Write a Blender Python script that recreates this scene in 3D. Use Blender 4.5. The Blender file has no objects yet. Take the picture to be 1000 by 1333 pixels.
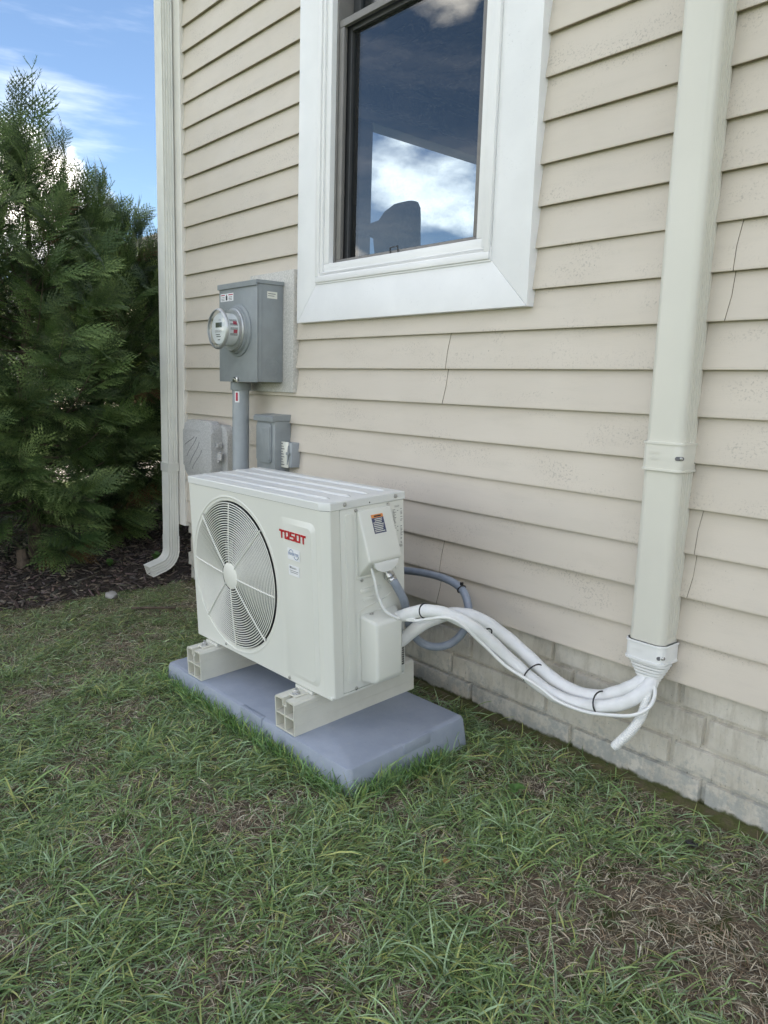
import bpy, bmesh, math, random
import numpy as np
from mathutils import Vector, Matrix, Euler

random.seed(7)
rng = np.random.default_rng(11)
R = math.radians
scene = bpy.context.scene
col = scene.collection

# ------------------------------------------------------------------ camera
cam_d = bpy.data.cameras.new('camera')
cam = bpy.data.objects.new('camera', cam_d)
col.objects.link(cam)
cam_d.sensor_fit = 'HORIZONTAL'; cam_d.sensor_width = 36.0
cam_d.lens = 989.595 / 1000 * 36.0
cam_d.clip_start = 0.02; cam_d.clip_end = 2000
c_r = Vector((0.65535605, 0.75472271, 0.03003448)); c_u = Vector((-0.14226547, 0.08428729, 0.98623333))
c_b = Vector((0.74180117, -0.65060686, 0.16260917))
CAM = Vector((0.0, -1.8237, 1.0542))
m = Matrix((c_r, c_u, c_b)).transposed().to_4x4(); m.translation = CAM
cam.matrix_world = m
scene.camera = cam

# ------------------------------------------------------------------ light
SUN_DIR = Vector((0.60, 0.80, 0.0)).normalized()
SUN_EL = R(45)
sun_vec = Vector((SUN_DIR.x * math.cos(SUN_EL), SUN_DIR.y * math.cos(SUN_EL), math.sin(SUN_EL)))
sd = bpy.data.lights.new('sun', 'SUN'); sd.energy = 4.0; sd.angle = R(0.5); sd.color = (1.0, 0.95, 0.87)
sun = bpy.data.objects.new('sun', sd); col.objects.link(sun)
sun.rotation_euler = sun_vec.to_track_quat('Z', 'Y').to_euler()

world = bpy.data.worlds.new('World'); scene.world = world
world.use_nodes = True
nt = world.node_tree; nt.nodes.clear()
def N(t, typ, **kw):
    n = t.nodes.new(typ)
    for k, v in kw.items():
        if k.startswith('i_'): n.inputs[int(k[2:])].default_value = v
        else: setattr(n, k, v)
    return n
sky = N(nt, 'ShaderNodeTexSky', sky_type='NISHITA', sun_disc=False)
sky.sun_elevation = SUN_EL; sky.sun_rotation = math.atan2(SUN_DIR.x, SUN_DIR.y)
sky.air_density = 1.0; sky.dust_density = 0.15; sky.ozone_density = 6.0
tc = N(nt, 'ShaderNodeTexCoord')
sep = N(nt, 'ShaderNodeSeparateXYZ'); nt.links.new(tc.outputs['Generated'], sep.inputs[0])
# cumulus layer: noise over the directions, squashed towards the horizon
mp = N(nt, 'ShaderNodeMapping'); mp.inputs['Scale'].default_value = (1.0, 1.0, 2.0); mp.inputs['Location'].default_value = (20.3, 5.1, 0.7)
nt.links.new(tc.outputs['Generated'], mp.inputs[0])
n1 = N(nt, 'ShaderNodeTexNoise'); n1.inputs['Scale'].default_value = 3.2; n1.inputs['Detail'].default_value = 9; n1.inputs['Roughness'].default_value = 0.52
nt.links.new(mp.outputs[0], n1.inputs['Vector'])
elev = N(nt, 'ShaderNodeMapRange'); elev.inputs['From Min'].default_value = 0.12; elev.inputs['From Max'].default_value = 0.5
elev.inputs['To Min'].default_value = 0.035; elev.inputs['To Max'].default_value = -0.01
nt.links.new(sep.outputs['Z'], elev.inputs['Value'])
ad = N(nt, 'ShaderNodeMath', operation='ADD'); nt.links.new(n1.outputs['Fac'], ad.inputs[0]); nt.links.new(elev.outputs[0], ad.inputs[1])
cr = N(nt, 'ShaderNodeMapRange', interpolation_type='SMOOTHSTEP'); cr.inputs['From Min'].default_value = 0.525; cr.inputs['From Max'].default_value = 0.64
nt.links.new(ad.outputs[0], cr.inputs['Value'])
# thin cirrus
mp2 = N(nt, 'ShaderNodeMapping'); mp2.inputs['Scale'].default_value = (1.2, 1.6, 9.0); mp2.inputs['Rotation'].default_value = (0.12, 0.05, 0)
nt.links.new(tc.outputs['Generated'], mp2.inputs[0])
n2 = N(nt, 'ShaderNodeTexNoise'); n2.inputs['Scale'].default_value = 1.6; n2.inputs['Detail'].default_value = 6; n2.inputs['Roughness'].default_value = 0.6
nt.links.new(mp2.outputs[0], n2.inputs['Vector'])
cr2 = N(nt, 'ShaderNodeMapRange', interpolation_type='SMOOTHSTEP'); cr2.inputs['From Min'].default_value = 0.45; cr2.inputs['From Max'].default_value = 0.75
cr2.inputs['To Max'].default_value = 0.14
nt.links.new(n2.outputs['Fac'], cr2.inputs['Value'])
mx = N(nt, 'ShaderNodeMath', operation='MAXIMUM'); nt.links.new(cr.outputs[0], mx.inputs[0]); nt.links.new(cr2.outputs[0], mx.inputs[1])
# only above the horizon
hz = N(nt, 'ShaderNodeMapRange'); hz.inputs['From Min'].default_value = 0.0; hz.inputs['From Max'].default_value = 0.03
nt.links.new(sep.outputs['Z'], hz.inputs['Value'])
mu = N(nt, 'ShaderNodeMath', operation='MULTIPLY'); nt.links.new(mx.outputs[0], mu.inputs[0]); nt.links.new(hz.outputs[0], mu.inputs[1])
n3 = N(nt, 'ShaderNodeTexNoise'); n3.inputs['Scale'].default_value = 9; n3.inputs['Detail'].default_value = 5
nt.links.new(mp.outputs[0], n3.inputs['Vector'])
cc = N(nt, 'ShaderNodeMix', data_type='RGBA'); cc.inputs['A'].default_value = (17.0, 17.4, 18.0, 1); cc.inputs['B'].default_value = (31.0, 30.4, 29.4, 1)
nt.links.new(n3.outputs['Fac'], cc.inputs['Factor'])
mixc = N(nt, 'ShaderNodeMix', data_type='RGBA')
nt.links.new(mu.outputs[0], mixc.inputs['Factor']); nt.links.new(sky.outputs[0], mixc.inputs['A']); nt.links.new(cc.outputs['Result'], mixc.inputs['B'])
bg = N(nt, 'ShaderNodeBackground'); bg.inputs['Strength'].default_value = 0.05
nt.links.new(mixc.outputs['Result'], bg.inputs['Color'])
wo = N(nt, 'ShaderNodeOutputWorld'); nt.links.new(bg.outputs[0], wo.inputs['Surface'])

scene.render.engine = 'CYCLES'
vs = scene.view_settings
vs.view_transform = 'Standard'; vs.look = 'None'; vs.gamma = 1.0; vs.use_curve_mapping = False
vs.exposure = 2.36
vs.use_white_balance = True; vs.white_balance_temperature = 7350; vs.white_balance_tint = 10

# ------------------------------------------------------------------ materials
class MatB:
    def __init__(s, name, rough=0.5, spec=0.5, metal=0.0):
        s.m = bpy.data.materials.new(name); s.m.use_nodes = True
        s.t = s.m.node_tree; s.b = s.t.nodes['Principled BSDF']
        s.b.inputs['Roughness'].default_value = rough; s.b.inputs['Metallic'].default_value = metal
        s.b.inputs['Specular IOR Level'].default_value = spec
        s.tc = s.t.nodes.new('ShaderNodeTexCoord')
    def noise(s, scale, detail=4, rough=0.55, stretch=(1, 1, 1), coord='Object'):
        mp = N(s.t, 'ShaderNodeMapping'); mp.inputs['Scale'].default_value = stretch
        if getattr(s, 'world', False):
            if not hasattr(s, 'gp'): s.gp = s.t.nodes.new('ShaderNodeNewGeometry')
            s.t.links.new(s.gp.outputs['Position'], mp.inputs[0])
        else: s.t.links.new(s.tc.outputs[coord], mp.inputs[0])
        n = N(s.t, 'ShaderNodeTexNoise'); n.inputs['Scale'].default_value = scale; n.inputs['Detail'].default_value = detail
        n.inputs['Roughness'].default_value = rough
        s.t.links.new(mp.outputs[0], n.inputs['Vector']); return n.outputs['Fac']
    def rng(s, v, a, b, c=0.0, d=1.0):
        r = N(s.t, 'ShaderNodeMapRange', interpolation_type='SMOOTHSTEP')
        for k, x in zip(('From Min', 'From Max', 'To Min', 'To Max'), (a, b, c, d)): r.inputs[k].default_value = x
        s.t.links.new(v, r.inputs['Value']); return r.outputs[0]
    def mix(s, f, a, b):
        x = N(s.t, 'ShaderNodeMix', data_type='RGBA')
        for v, k in ((f, 'Factor'), (a, 'A'), (b, 'B')):
            if isinstance(v, tuple): x.inputs[k].default_value = (*v, 1)
            elif isinstance(v, (int, float)): x.inputs[k].default_value = v
            else: s.t.links.new(v, x.inputs[k])
        return x.outputs['Result']
    def math(s, op, a, b):
        x = N(s.t, 'ShaderNodeMath', operation=op)
        for i, v in enumerate((a, b)):
            if isinstance(v, (int, float)): x.inputs[i].default_value = v
            else: s.t.links.new(v, x.inputs[i])
        return x.outputs[0]
    def color(s, c):
        if isinstance(c, tuple): s.b.inputs['Base Color'].default_value = (*c, 1)
        else: s.t.links.new(c, s.b.inputs['Base Color'])
        return s
    def rough(s, v): s.t.links.new(v, s.b.inputs['Roughness']); return s
    def bump(s, h, dist=0.001, strength=1.0):
        b = N(s.t, 'ShaderNodeBump'); b.inputs['Distance'].default_value = dist; b.inputs['Strength'].default_value = strength
        s.t.links.new(h, b.inputs['Height'])
        prev = s.b.inputs['Normal'].links
        if prev: s.t.links.new(prev[0].from_socket, b.inputs['Normal'])
        s.t.links.new(b.outputs[0], s.b.inputs['Normal']); return s

M = {}
def plain(name, c, rough=0.5, var=0.08, scale=30, metal=0.0, bump=0.0, spec=0.5, bscale=200):
    b = MatB(name, rough, spec, metal)
    n = b.noise(scale, 5)
    rv = 0.07 if bump or var > 0.05 else 0.02
    lo = tuple(x * (1 - var) for x in c); hi = tuple(min(1, x * (1 + var)) for x in c)
    b.color(b.mix(b.rng(n, 0.3, 0.7), lo, hi))
    b.rough(b.rng(b.noise(scale * 2.3, 3), 0.3, 0.7, max(0.03, rough - rv), min(1, rough + rv)))
    if bump: b.bump(b.noise(bscale, 4), bump)
    M[name] = b.m; return b

def vinyl(name, c, grime=1.0):
    b = MatB(name, 0.42, 0.45)
    b.world = True
    n = b.noise(2.2, 4, stretch=(0.6, 1, 1.4))
    base = b.mix(b.rng(n, 0.25, 0.75), tuple(x * 0.95 for x in c), tuple(x * 1.03 for x in c))
    # mildew speckle in loose clusters, dust film
    sp = b.rng(b.noise(165, 3, 0.7), 0.54, 0.63)
    cl = b.rng(b.noise(6, 5, 0.6, stretch=(0.6, 1, 1.5)), 0.47, 0.66)
    f = b.math('MULTIPLY', b.math('MULTIPLY', sp, cl), 0.48 * grime)
    base = b.mix(f, base, tuple(x * 0.42 for x in c))
    sp2 = b.rng(b.noise(110, 2, 0.5), 0.765, 0.79)
    base = b.mix(b.math('MULTIPLY', sp2, 0.55 * grime), base, (0.10, 0.09, 0.07))
    film = b.rng(b.noise(14, 6, 0.65, stretch=(0.35, 1, 2)), 0.45, 0.8)
    base = b.mix(b.math('MULTIPLY', film, 0.22 * grime), base, tuple(x * 0.72 for x in c))
    b.color(base)
    b.rough(b.rng(b.noise(7, 4), 0.3, 0.7, 0.42, 0.6))
    # embossed grain running along the board
    b.bump(b.noise(22, 6, 0.62, stretch=(1.0, 1, 26)), 0.0007, 0.55)
    b.bump(b.noise(3.0, 2, 0.5, stretch=(1, 1, 1.5)), 0.004, 0.35)
    M[name] = b.m
vinyl('siding_vinyl', (0.63, 0.568, 0.487))
plain('seam_shade', (0.25, 0.22, 0.175), 0.8, 0.2, 30)
plain('lip_grime_shade', (0.30, 0.255, 0.18), 0.7, 0.25, 20)  # lip undersides: dirt, with the lap shadow painted into the same tan
plain('corner_vinyl', (0.74, 0.715, 0.66), 0.4, 0.04, 6)
plain('white_trim', (0.85, 0.85, 0.85), 0.38, 0.03, 4, bump=0.0003, bscale=60)
b = MatB('dirty_white_trim', 0.4, 0.45)
ba = b.mix(b.rng(b.noise(5, 4), 0.3, 0.7), (0.81, 0.815, 0.82), (0.87, 0.875, 0.88))
ba = b.mix(b.math('MULTIPLY', b.math('MULTIPLY', b.rng(b.noise(170, 3, 0.7), 0.60, 0.7), b.rng(b.noise(9, 4), 0.5, 0.7)), 0.3), ba, (0.35, 0.36, 0.36))
b.color(ba); b.bump(b.noise(30, 3, stretch=(1, 1, 0.1)), 0.0004, 0.4); M['dirty_white_trim'] = b.m
plain('downspout_metal', (0.70, 0.70, 0.65), 0.33, 0.05, 9, spec=0.5)
plain('duct_cover', (0.67, 0.655, 0.58), 0.33, 0.02, 5)
plain('white_plastic', (0.78, 0.785, 0.77), 0.38, 0.03, 12)
plain('ac_body', (0.70, 0.705, 0.65), 0.36, 0.012, 5)
b = MatB('ac_lid', 0.33, 0.5); b.color((0.70, 0.71, 0.69)); M['ac_lid'] = b.m
plain('ac_grille', (0.76, 0.76, 0.70), 0.35, 0.03, 12)
plain('ac_dark', (0.03, 0.032, 0.034), 0.55, 0.2, 20)
plain('fan_plastic', (0.028, 0.030, 0.033), 0.4, 0.1, 20)
plain('fin_metal', (0.04, 0.042, 0.045), 0.6, 0.2, 50, metal=0.0)
plain('steel', (0.55, 0.55, 0.54), 0.3, 0.1, 80, metal=1.0)
plain('steel_dull', (0.50, 0.51, 0.51), 0.4, 0.05, 60, metal=0.7)
plain('black_plastic', (0.015, 0.015, 0.016), 0.4, 0.1, 40)
plain('beam_plastic', (0.63, 0.62, 0.545), 0.4, 0.04, 14)
b = MatB('pad_plastic', 0.55, 0.4)
base = b.mix(b.rng(b.noise(7, 6, 0.65), 0.3, 0.75), (0.275, 0.315, 0.385), (0.33, 0.37, 0.445))
base = b.mix(b.math('MULTIPLY', b.rng(b.noise(40, 6, 0.7), 0.55, 0.72), 0.3), base, (0.42, 0.42, 0.43))
base = b.mix(b.math('MULTIPLY', b.rng(b.noise(160, 3, 0.6), 0.68, 0.74), 0.6), base, (0.10, 0.085, 0.06))
b.color(base); b.bump(b.noise(600, 3), 0.0005, 0.5); M['pad_plastic'] = b.m
b = MatB('concrete', 0.85, 0.3); b.world = True
base = b.mix(b.rng(b.noise(9, 7, 0.65), 0.3, 0.7), (0.52, 0.485, 0.41), (0.63, 0.595, 0.52))
st = b.rng(b.noise(16, 6, 0.7, stretch=(2.2, 1, 0.45)), 0.48, 0.68)
base = b.mix(b.math('MULTIPLY', st, 0.40), base, (0.30, 0.27, 0.215))
gx = N(b.t, 'ShaderNodeSeparateXYZ'); gy = N(b.t, 'ShaderNodeNewGeometry'); b.t.links.new(gy.outputs['Position'], gx.inputs[0])
low = b.math('ADD', b.rng(gx.outputs['Z'], 0.0, 0.19, 0.42, 0.0), b.math('MULTIPLY', b.rng(b.noise(28, 7, 0.75), 0.35, 0.65), 0.5))
lowm = b.rng(low, 0.36, 0.80)
base = b.mix(b.math('MULTIPLY', lowm, 0.62), base, (0.29, 0.315, 0.31))
base = b.mix(b.math('MULTIPLY', b.rng(b.noise(120, 4, 0.7), 0.62, 0.7), 0.6), base, (0.09, 0.085, 0.07))
moss = b.rng(b.math('ADD', b.rng(gx.outputs['Z'], 0.0, 0.04, 0.35, 0.0), b.math('MULTIPLY', b.noise(30, 4), 0.4)), 0.36, 0.5)
base = b.mix(moss, base, (0.075, 0.08, 0.03))
b.color(base)
b.bump(b.noise(45, 5, 0.6, stretch=(2.4, 1, 0.5)), 0.006, 0.7); b.bump(b.noise(400, 3), 0.0012, 0.6)
M['concrete'] = b.m
b = MatB('mossy_concrete', 0.9, 0.2)
b.color(b.mix(b.rng(b.noise(25, 6, 0.7), 0.35, 0.62), (0.13, 0.105, 0.065), (0.095, 0.105, 0.035))); b.bump(b.noise(150, 5), 0.006); M['mossy_concrete'] = b.m
plain('grey_paint', (0.26, 0.285, 0.295), 0.42, 0.06, 16, bump=0.0002, bscale=300)
plain('grey_pvc', (0.33, 0.36, 0.385), 0.38, 0.05, 22)
plain('conduit_grey', (0.25, 0.285, 0.34), 0.35, 0.08, 30)
b = MatB('weathered_grey_plastic', 0.75, 0.3)
b.color(b.mix(b.rng(b.noise(140, 5, 0.7), 0.40, 0.58), (0.39, 0.39, 0.385), (0.50, 0.50, 0.49))); b.bump(b.noise(200, 3), 0.0004); M['weathered_grey_plastic'] = b.m
b = MatB('weathered_board', 0.8, 0.3)
b.color(b.mix(b.rng(b.noise(160, 4, 0.7), 0.42, 0.6), (0.50, 0.49, 0.455), (0.64, 0.62, 0.58))); b.bump(b.noise(200, 3), 0.0004); M['weathered_board'] = b.m
plain('window_screen_frame', (0.19, 0.18, 0.17), 0.45, 0.06, 20)
plain('dark_vinyl', (0.05, 0.052, 0.055), 0.5, 0.1, 20)
plain('porch_paint', (0.30, 0.32, 0.36), 0.6, 0.1, 6)
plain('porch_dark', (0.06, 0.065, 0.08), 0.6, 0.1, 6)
plain('porch_header', (0.70, 0.70, 0.70), 0.6, 0.05, 6)
plain('bundle_cloth', (0.09, 0.095, 0.09), 0.8, 0.25, 14, bump=0.002, bscale=60)
plain('roof_shingle', (0.10, 0.10, 0.105), 0.9, 0.3, 8)
plain('label_white', (0.82, 0.83, 0.85), 0.3, 0.02, 40)
plain('label_cream', (0.70, 0.70, 0.63), 0.35, 0.03, 40)
plain('ink_black', (0.02, 0.02, 0.022), 0.45, 0.1, 50)
plain('ink_navy', (0.05, 0.06, 0.13), 0.35, 0.1, 50)
plain('ink_grey', (0.16, 0.16, 0.17), 0.45, 0.1, 50)
plain('logo_red', (0.50, 0.012, 0.02), 0.35, 0.05, 50)
plain('label_orange', (0.72, 0.26, 0.07), 0.35, 0.05, 50)
plain('logo_blue', (0.03, 0.12, 0.32), 0.35, 0.05, 50)
plain('lcd', (0.10, 0.12, 0.08), 0.2, 0.05, 50)
plain('seal_red', (0.45, 0.03, 0.07), 0.4, 0.1, 50)
plain('meter_yellow', (0.55, 0.40, 0.12), 0.4, 0.1, 50)
b = MatB('pipe_wrap', 0.55, 0.4)
b.color(b.mix(b.rng(b.noise(25, 4), 0.3, 0.7), (0.74, 0.745, 0.735), (0.81, 0.815, 0.81)))
b.bump(b.noise(260, 3, 0.6), 0.0012, 0.8); b.bump(b.noise(35, 3), 0.002, 0.4); M['pipe_wrap'] = b.m
def glass(name, ior, tint, rough=0.0, dust=0.12):
    mm = bpy.data.materials.new(name); mm.use_nodes = True; t = mm.node_tree; t.nodes.clear()
    o = N(t, 'ShaderNodeOutputMaterial'); fr = N(t, 'ShaderNodeFresnel'); geo_ = N(t, 'ShaderNodeNewGeometry'); mi_ = N(t, 'ShaderNodeMapRange'); mi_.inputs['To Min'].default_value = ior; mi_.inputs['To Max'].default_value = 1.0 / ior; t.links.new(geo_.outputs['Backfacing'], mi_.inputs['Value']); t.links.new(mi_.outputs[0], fr.inputs['IOR'])
    tr = N(t, 'ShaderNodeBsdfTransparent'); tr.inputs['Color'].default_value = (*tint, 1)
    gl = N(t, 'ShaderNodeBsdfGlossy'); gl.inputs['Roughness'].default_value = rough; gl.inputs['Color'].default_value = (1, 1, 1, 1)
    tcn = N(t, 'ShaderNodeTexCoord'); nz = N(t, 'ShaderNodeTexNoise'); nz.inputs['Scale'].default_value = 5
    t.links.new(tcn.outputs['Object'], nz.inputs['Vector'])
    bp = N(t, 'ShaderNodeBump'); bp.inputs['Distance'].default_value = 0.0006; t.links.new(nz.outputs['Fac'], bp.inputs['Height'])
    t.links.new(bp.outputs[0], gl.inputs['Normal'])
    df = N(t, 'ShaderNodeBsdfDiffuse'); df.inputs['Color'].default_value = (0.5, 0.52, 0.5, 1)
    n2_ = N(t, 'ShaderNodeTexNoise'); n2_.inputs['Scale'].default_value = 220; n2_.inputs['Detail'].default_value = 4
    t.links.new(tcn.outputs['Object'], n2_.inputs['Vector'])
    mr = N(t, 'ShaderNodeMapRange'); mr.inputs['From Min'].default_value = 0.5; mr.inputs['From Max'].default_value = 0.75; mr.inputs['To Max'].default_value = dust
    t.links.new(n2_.outputs['Fac'], mr.inputs['Value'])
    m0 = N(t, 'ShaderNodeMixShader'); t.links.new(mr.outputs[0], m0.inputs[0]); t.links.new(tr.outputs[0], m0.inputs[1]); t.links.new(df.outputs[0], m0.inputs[2])
    mx_ = N(t, 'ShaderNodeMixShader'); t.links.new(fr.outputs[0], mx_.inputs[0]); t.links.new(m0.outputs[0], mx_.inputs[1]); t.links.new(gl.outputs[0], mx_.inputs[2])
    t.links.new(mx_.outputs[0], o.inputs['Surface']); M[name] = mm
glass('window_glass', 1.66, (0.42, 0.47, 0.51))
glass('meter_glass', 1.5, (0.90, 0.92, 0.91), dust=0.02)
def attr_mat(name, rough, spec=0.3, trans=0.0):
    b = MatB(name, rough, spec)
    a = N(b.t, 'ShaderNodeAttribute', attribute_name='tint')
    b.color(a.outputs['Color'])
    if trans:
        t = b.t; o = t.nodes['Material Output']
        tl = N(t, 'ShaderNodeBsdfTranslucent'); t.links.new(a.outputs['Color'], tl.inputs['Color'])
        ms = N(t, 'ShaderNodeMixShader'); ms.inputs[0].default_value = trans
        t.links.new(b.b.outputs[0], ms.inputs[1]); t.links.new(tl.outputs[0], ms.inputs[2]); t.links.new(ms.outputs[0], o.inputs['Surface'])
    M[name] = b.m
attr_mat('grass_blade', 0.42, 0.5, 0.25)
attr_mat('cedar_leaf', 0.55, 0.3, 0.18)
attr_mat('chip', 0.9, 0.15)
plain('bark', (0.10, 0.075, 0.055), 0.9, 0.4, 25, bump=0.01, bscale=40)
plain('stone', (0.30, 0.29, 0.27), 0.85, 0.2, 12, bump=0.003, bscale=60)
plain('weed_leaf', (0.06, 0.14, 0.03), 0.45, 0.2, 40)
plain('dry_leaf', (0.32, 0.19, 0.06), 0.7, 0.3, 60)
b = MatB('soil', 0.95, 0.15)
g1 = b.noise(3.2, 6, 0.6); g2 = b.noise(45, 6, 0.7)
near = b.mix(b.rng(g2, 0.3, 0.7), (0.11, 0.085, 0.062), (0.23, 0.185, 0.135))
near = b.mix(b.rng(b.noise(9, 5, 0.6), 0.5, 0.62), near, (0.075, 0.085, 0.035))
far = b.mix(b.rng(b.noise(60, 6, 0.7), 0.3, 0.7), (0.035, 0.060, 0.020), (0.085, 0.115, 0.045))
gp = N(b.t, 'ShaderNodeNewGeometry'); gl_ = N(b.t, 'ShaderNodeVectorMath', operation='LENGTH'); b.t.links.new(gp.outputs['Position'], gl_.inputs[0])
b.color(b.mix(b.rng(gl_.outputs['Value'], 4.6, 6.5), near, far)); b.bump(g2, 0.012, 0.9); M['soil'] = b.m
b = MatB('mulch', 0.95, 0.12)
b.color(b.mix(b.rng(b.noise(70, 6, 0.75), 0.35, 0.7), (0.036, 0.029, 0.025), (0.12, 0.098, 0.082))); b.bump(b.noise(60, 6, 0.7), 0.015); M['mulch'] = b.m
plain('path_concrete', (0.42, 0.40, 0.37), 0.9, 0.12, 3)

# ------------------------------------------------------------------ mesh helpers
def link(name, me, mat=None, parent=None, smooth=False, loc=None):
    o = bpy.data.objects.new(name, me); col.objects.link(o)
    if mat is not None and not me.materials: me.materials.append(M[mat] if isinstance(mat, str) else mat)
    if parent is not None: o.parent = parent
    if loc is not None: o.location = loc
    if smooth:
        me.polygons.foreach_set('use_smooth', [True] * len(me.polygons))
        me.set_sharp_from_angle(angle=R(smooth if smooth is not True else 40))
    return o
def obj(name, bm, mat, parent=None, smooth=False, loc=None):
    me = bpy.data.meshes.new(name)
    bmesh.ops.recalc_face_normals(bm, faces=bm.faces[:])
    bm.to_mesh(me); bm.free()
    return link(name, me, mat, parent, smooth, loc)
def tag(o, label=None, cat=None, group=None, kind=None):
    if label: o['label'] = label
    if cat: o['category'] = cat
    if group: o['group'] = group
    if kind: o['kind'] = kind
    return o
def empty(name, loc, label, cat, group=None, mat4=None):
    o = bpy.data.objects.new(name, None); col.objects.link(o)
    if mat4 is not None: o.matrix_world = mat4
    else: o.location = loc
    o.empty_display_size = 0.1
    return tag(o, label, cat, group)
def BM(): return bmesh.new()
def box(bm, lo, hi, bev=0.0, seg=2, rot=None):
    cx = [(a + b_) / 2 for a, b_ in zip(lo, hi)]; s = [abs(b_ - a) for a, b_ in zip(lo, hi)]
    m4 = Matrix.Translation(cx) @ (rot.to_4x4() if rot is not None else Matrix()) @ Matrix.Diagonal((*s, 1))
    r = bmesh.ops.create_cube(bm, size=1.0, matrix=m4)
    if bev:
        es = list({e for v in r['verts'] for e in v.link_edges})
        bmesh.ops.bevel(bm, geom=es, offset=min(bev, min(s) * 0.49), segments=seg, profile=0.5, affect='EDGES')
def prism(bm, pts, frame, depth, bev=0.0):
    """pts: 2d outline, frame: Matrix (x,y in plane, z extrude)"""
    v0 = [bm.verts.new(frame @ Vector((p[0], p[1], 0))) for p in pts]
    v1 = [bm.verts.new(frame @ Vector((p[0], p[1], depth))) for p in pts]
    n = len(pts); fs = [bm.faces.new(v0[::-1]), bm.faces.new(v1)]
    for i in range(n): bm.faces.new((v0[i], v0[(i + 1) % n], v1[(i + 1) % n], v1[i]))
    if bev:
        es = list({e for e in fs[1].edges})
        bmesh.ops.bevel(bm, geom=es, offset=bev, segments=2, profile=0.5, affect='EDGES')
def frames_along(P):
    P = [Vector(p) for p in P]; T = []
    for i in range(len(P)):
        a = P[max(0, i - 1)]; b_ = P[min(len(P) - 1, i + 1)]; T.append((b_ - a).normalized())
    up = Vector((0, 0, 1)) if abs(T[0].z) < 0.9 else Vector((1, 0, 0))
    n = (up - T[0] * up.dot(T[0])).normalized(); out = []
    for i, t in enumerate(T):
        n = (n - t * n.dot(t)).normalized(); out.append((P[i], n, t.cross(n), t))
    return out
def tube(bm, P, r, n=10, closed=False, caps=True):
    fr = frames_along(P); rings = []
    for i, (p, a, b_, t) in enumerate(fr):
        rr = r[i] if hasattr(r, '__len__') else r
        rings.append([bm.verts.new(p + a * (rr * math.cos(k * 2 * math.pi / n)) + b_ * (rr * math.sin(k * 2 * math.pi / n))) for k in range(n)])
    for i in range(len(rings) - (0 if closed else 1)):
        A = rings[i]; B = rings[(i + 1) % len(rings)]
        for k in range(n): bm.faces.new((A[k], A[(k + 1) % n], B[(k + 1) % n], B[k]))
    if caps and not closed: bm.faces.new(rings[0][::-1]); bm.faces.new(rings[-1])
def lathe(bm, prof, frame, n=32, cap0=False, cap1=False):
    """prof: (radius, height) list turned about frame z"""
    rings = [[bm.verts.new(frame @ Vector((r * math.cos(k * 2 * math.pi / n), r * math.sin(k * 2 * math.pi / n), h))) for k in range(n)] for r, h in prof]
    for A, B in zip(rings, rings[1:]):
        for k in range(n): bm.faces.new((A[k], A[(k + 1) % n], B[(k + 1) % n], B[k]))
    if cap0: bm.faces.new(rings[0][::-1])
    if cap1: bm.faces.new(rings[-1])
def spline(P, sub=8):
    P = [Vector(p) for p in P]; out = []
    for i in range(len(P) - 1):
        p0 = P[i - 1] if i else P[0] * 2 - P[1]; p1, p2 = P[i], P[i + 1]; p3 = P[i + 2] if i + 2 < len(P) else P[-1] * 2 - P[-2]
        for k in range(sub):
            t = k / sub
            out.append(0.5 * ((2 * p1) + (p2 - p0) * t + (2 * p0 - 5 * p1 + 4 * p2 - p3) * t * t + (3 * p1 - p0 - 3 * p2 + p3) * t ** 3))
    out.append(P[-1]); return out
def rrect(x0, x1, y0, y1, r, n=5):
    out = []
    for cx, cy, a in ((x1 - r, y1 - r, 0), (x0 + r, y1 - r, 90), (x0 + r, y0 + r, 180), (x1 - r, y0 + r, 270)):
        for k in range(n + 1):
            t = R(a + 90 * k / n); out.append((cx + r * math.cos(t), cy + r * math.sin(t)))
    return out
def np_mesh(name, V, F4=None, F3=None, tint=None):
    me = bpy.data.meshes.new(name)
    nf4 = 0 if F4 is None else len(F4); nf3 = 0 if F3 is None else len(F3)
    me.vertices.add(len(V)); me.vertices.foreach_set('co', np.asarray(V, np.float32).ravel())
    loops = np.concatenate([x for x in ((F4.ravel() if nf4 else None), (F3.ravel() if nf3 else None)) if x is not None]).astype(np.int32)
    me.loops.add(len(loops)); me.loops.foreach_set('vertex_index', loops)
    me.polygons.add(nf4 + nf3)
    st = np.concatenate([np.arange(nf4) * 4, nf4 * 4 + np.arange(nf3) * 3]).astype(np.int32)
    me.polygons.foreach_set('loop_start', st)
    me.update(calc_edges=True)
    if tint is not None:
        a = me.color_attributes.new('tint', 'FLOAT_COLOR', 'POINT')
        a.data.foreach_set('color', np.concatenate([tint, np.ones((len(tint), 1))], 1).astype(np.float32).ravel())
    return me
def text_obj(name, s, width, height, frame, mat, parent, thick=0.0002):
    """flat lettering fitted to width x height, lower left at the frame origin"""
    cu = bpy.data.curves.new(name, 'FONT'); cu.body = s; cu.size = 1.0; cu.resolution_u = 2
    t = bpy.data.objects.new(name, cu); col.objects.link(t)
    bpy.context.view_layer.update()
    me = bpy.data.meshes.new_from_object(t); bpy.data.objects.remove(t)
    co = np.zeros(len(me.vertices) * 3, np.float32); me.vertices.foreach_get('co', co); co = co.reshape(-1, 3)
    lo, hi = co.min(0), co.max(0)
    co[:, 0] = (co[:, 0] - lo[0]) / (hi[0] - lo[0]) * width; co[:, 1] = (co[:, 1] - lo[1]) / max(1e-6, hi[1] - lo[1]) * height
    fm = np.array(frame); co = co @ fm[:3, :3].T + fm[:3, 3]
    me.vertices.foreach_set('co', co.ravel()); me.update()
    return link(name, me, mat, parent)
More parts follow.
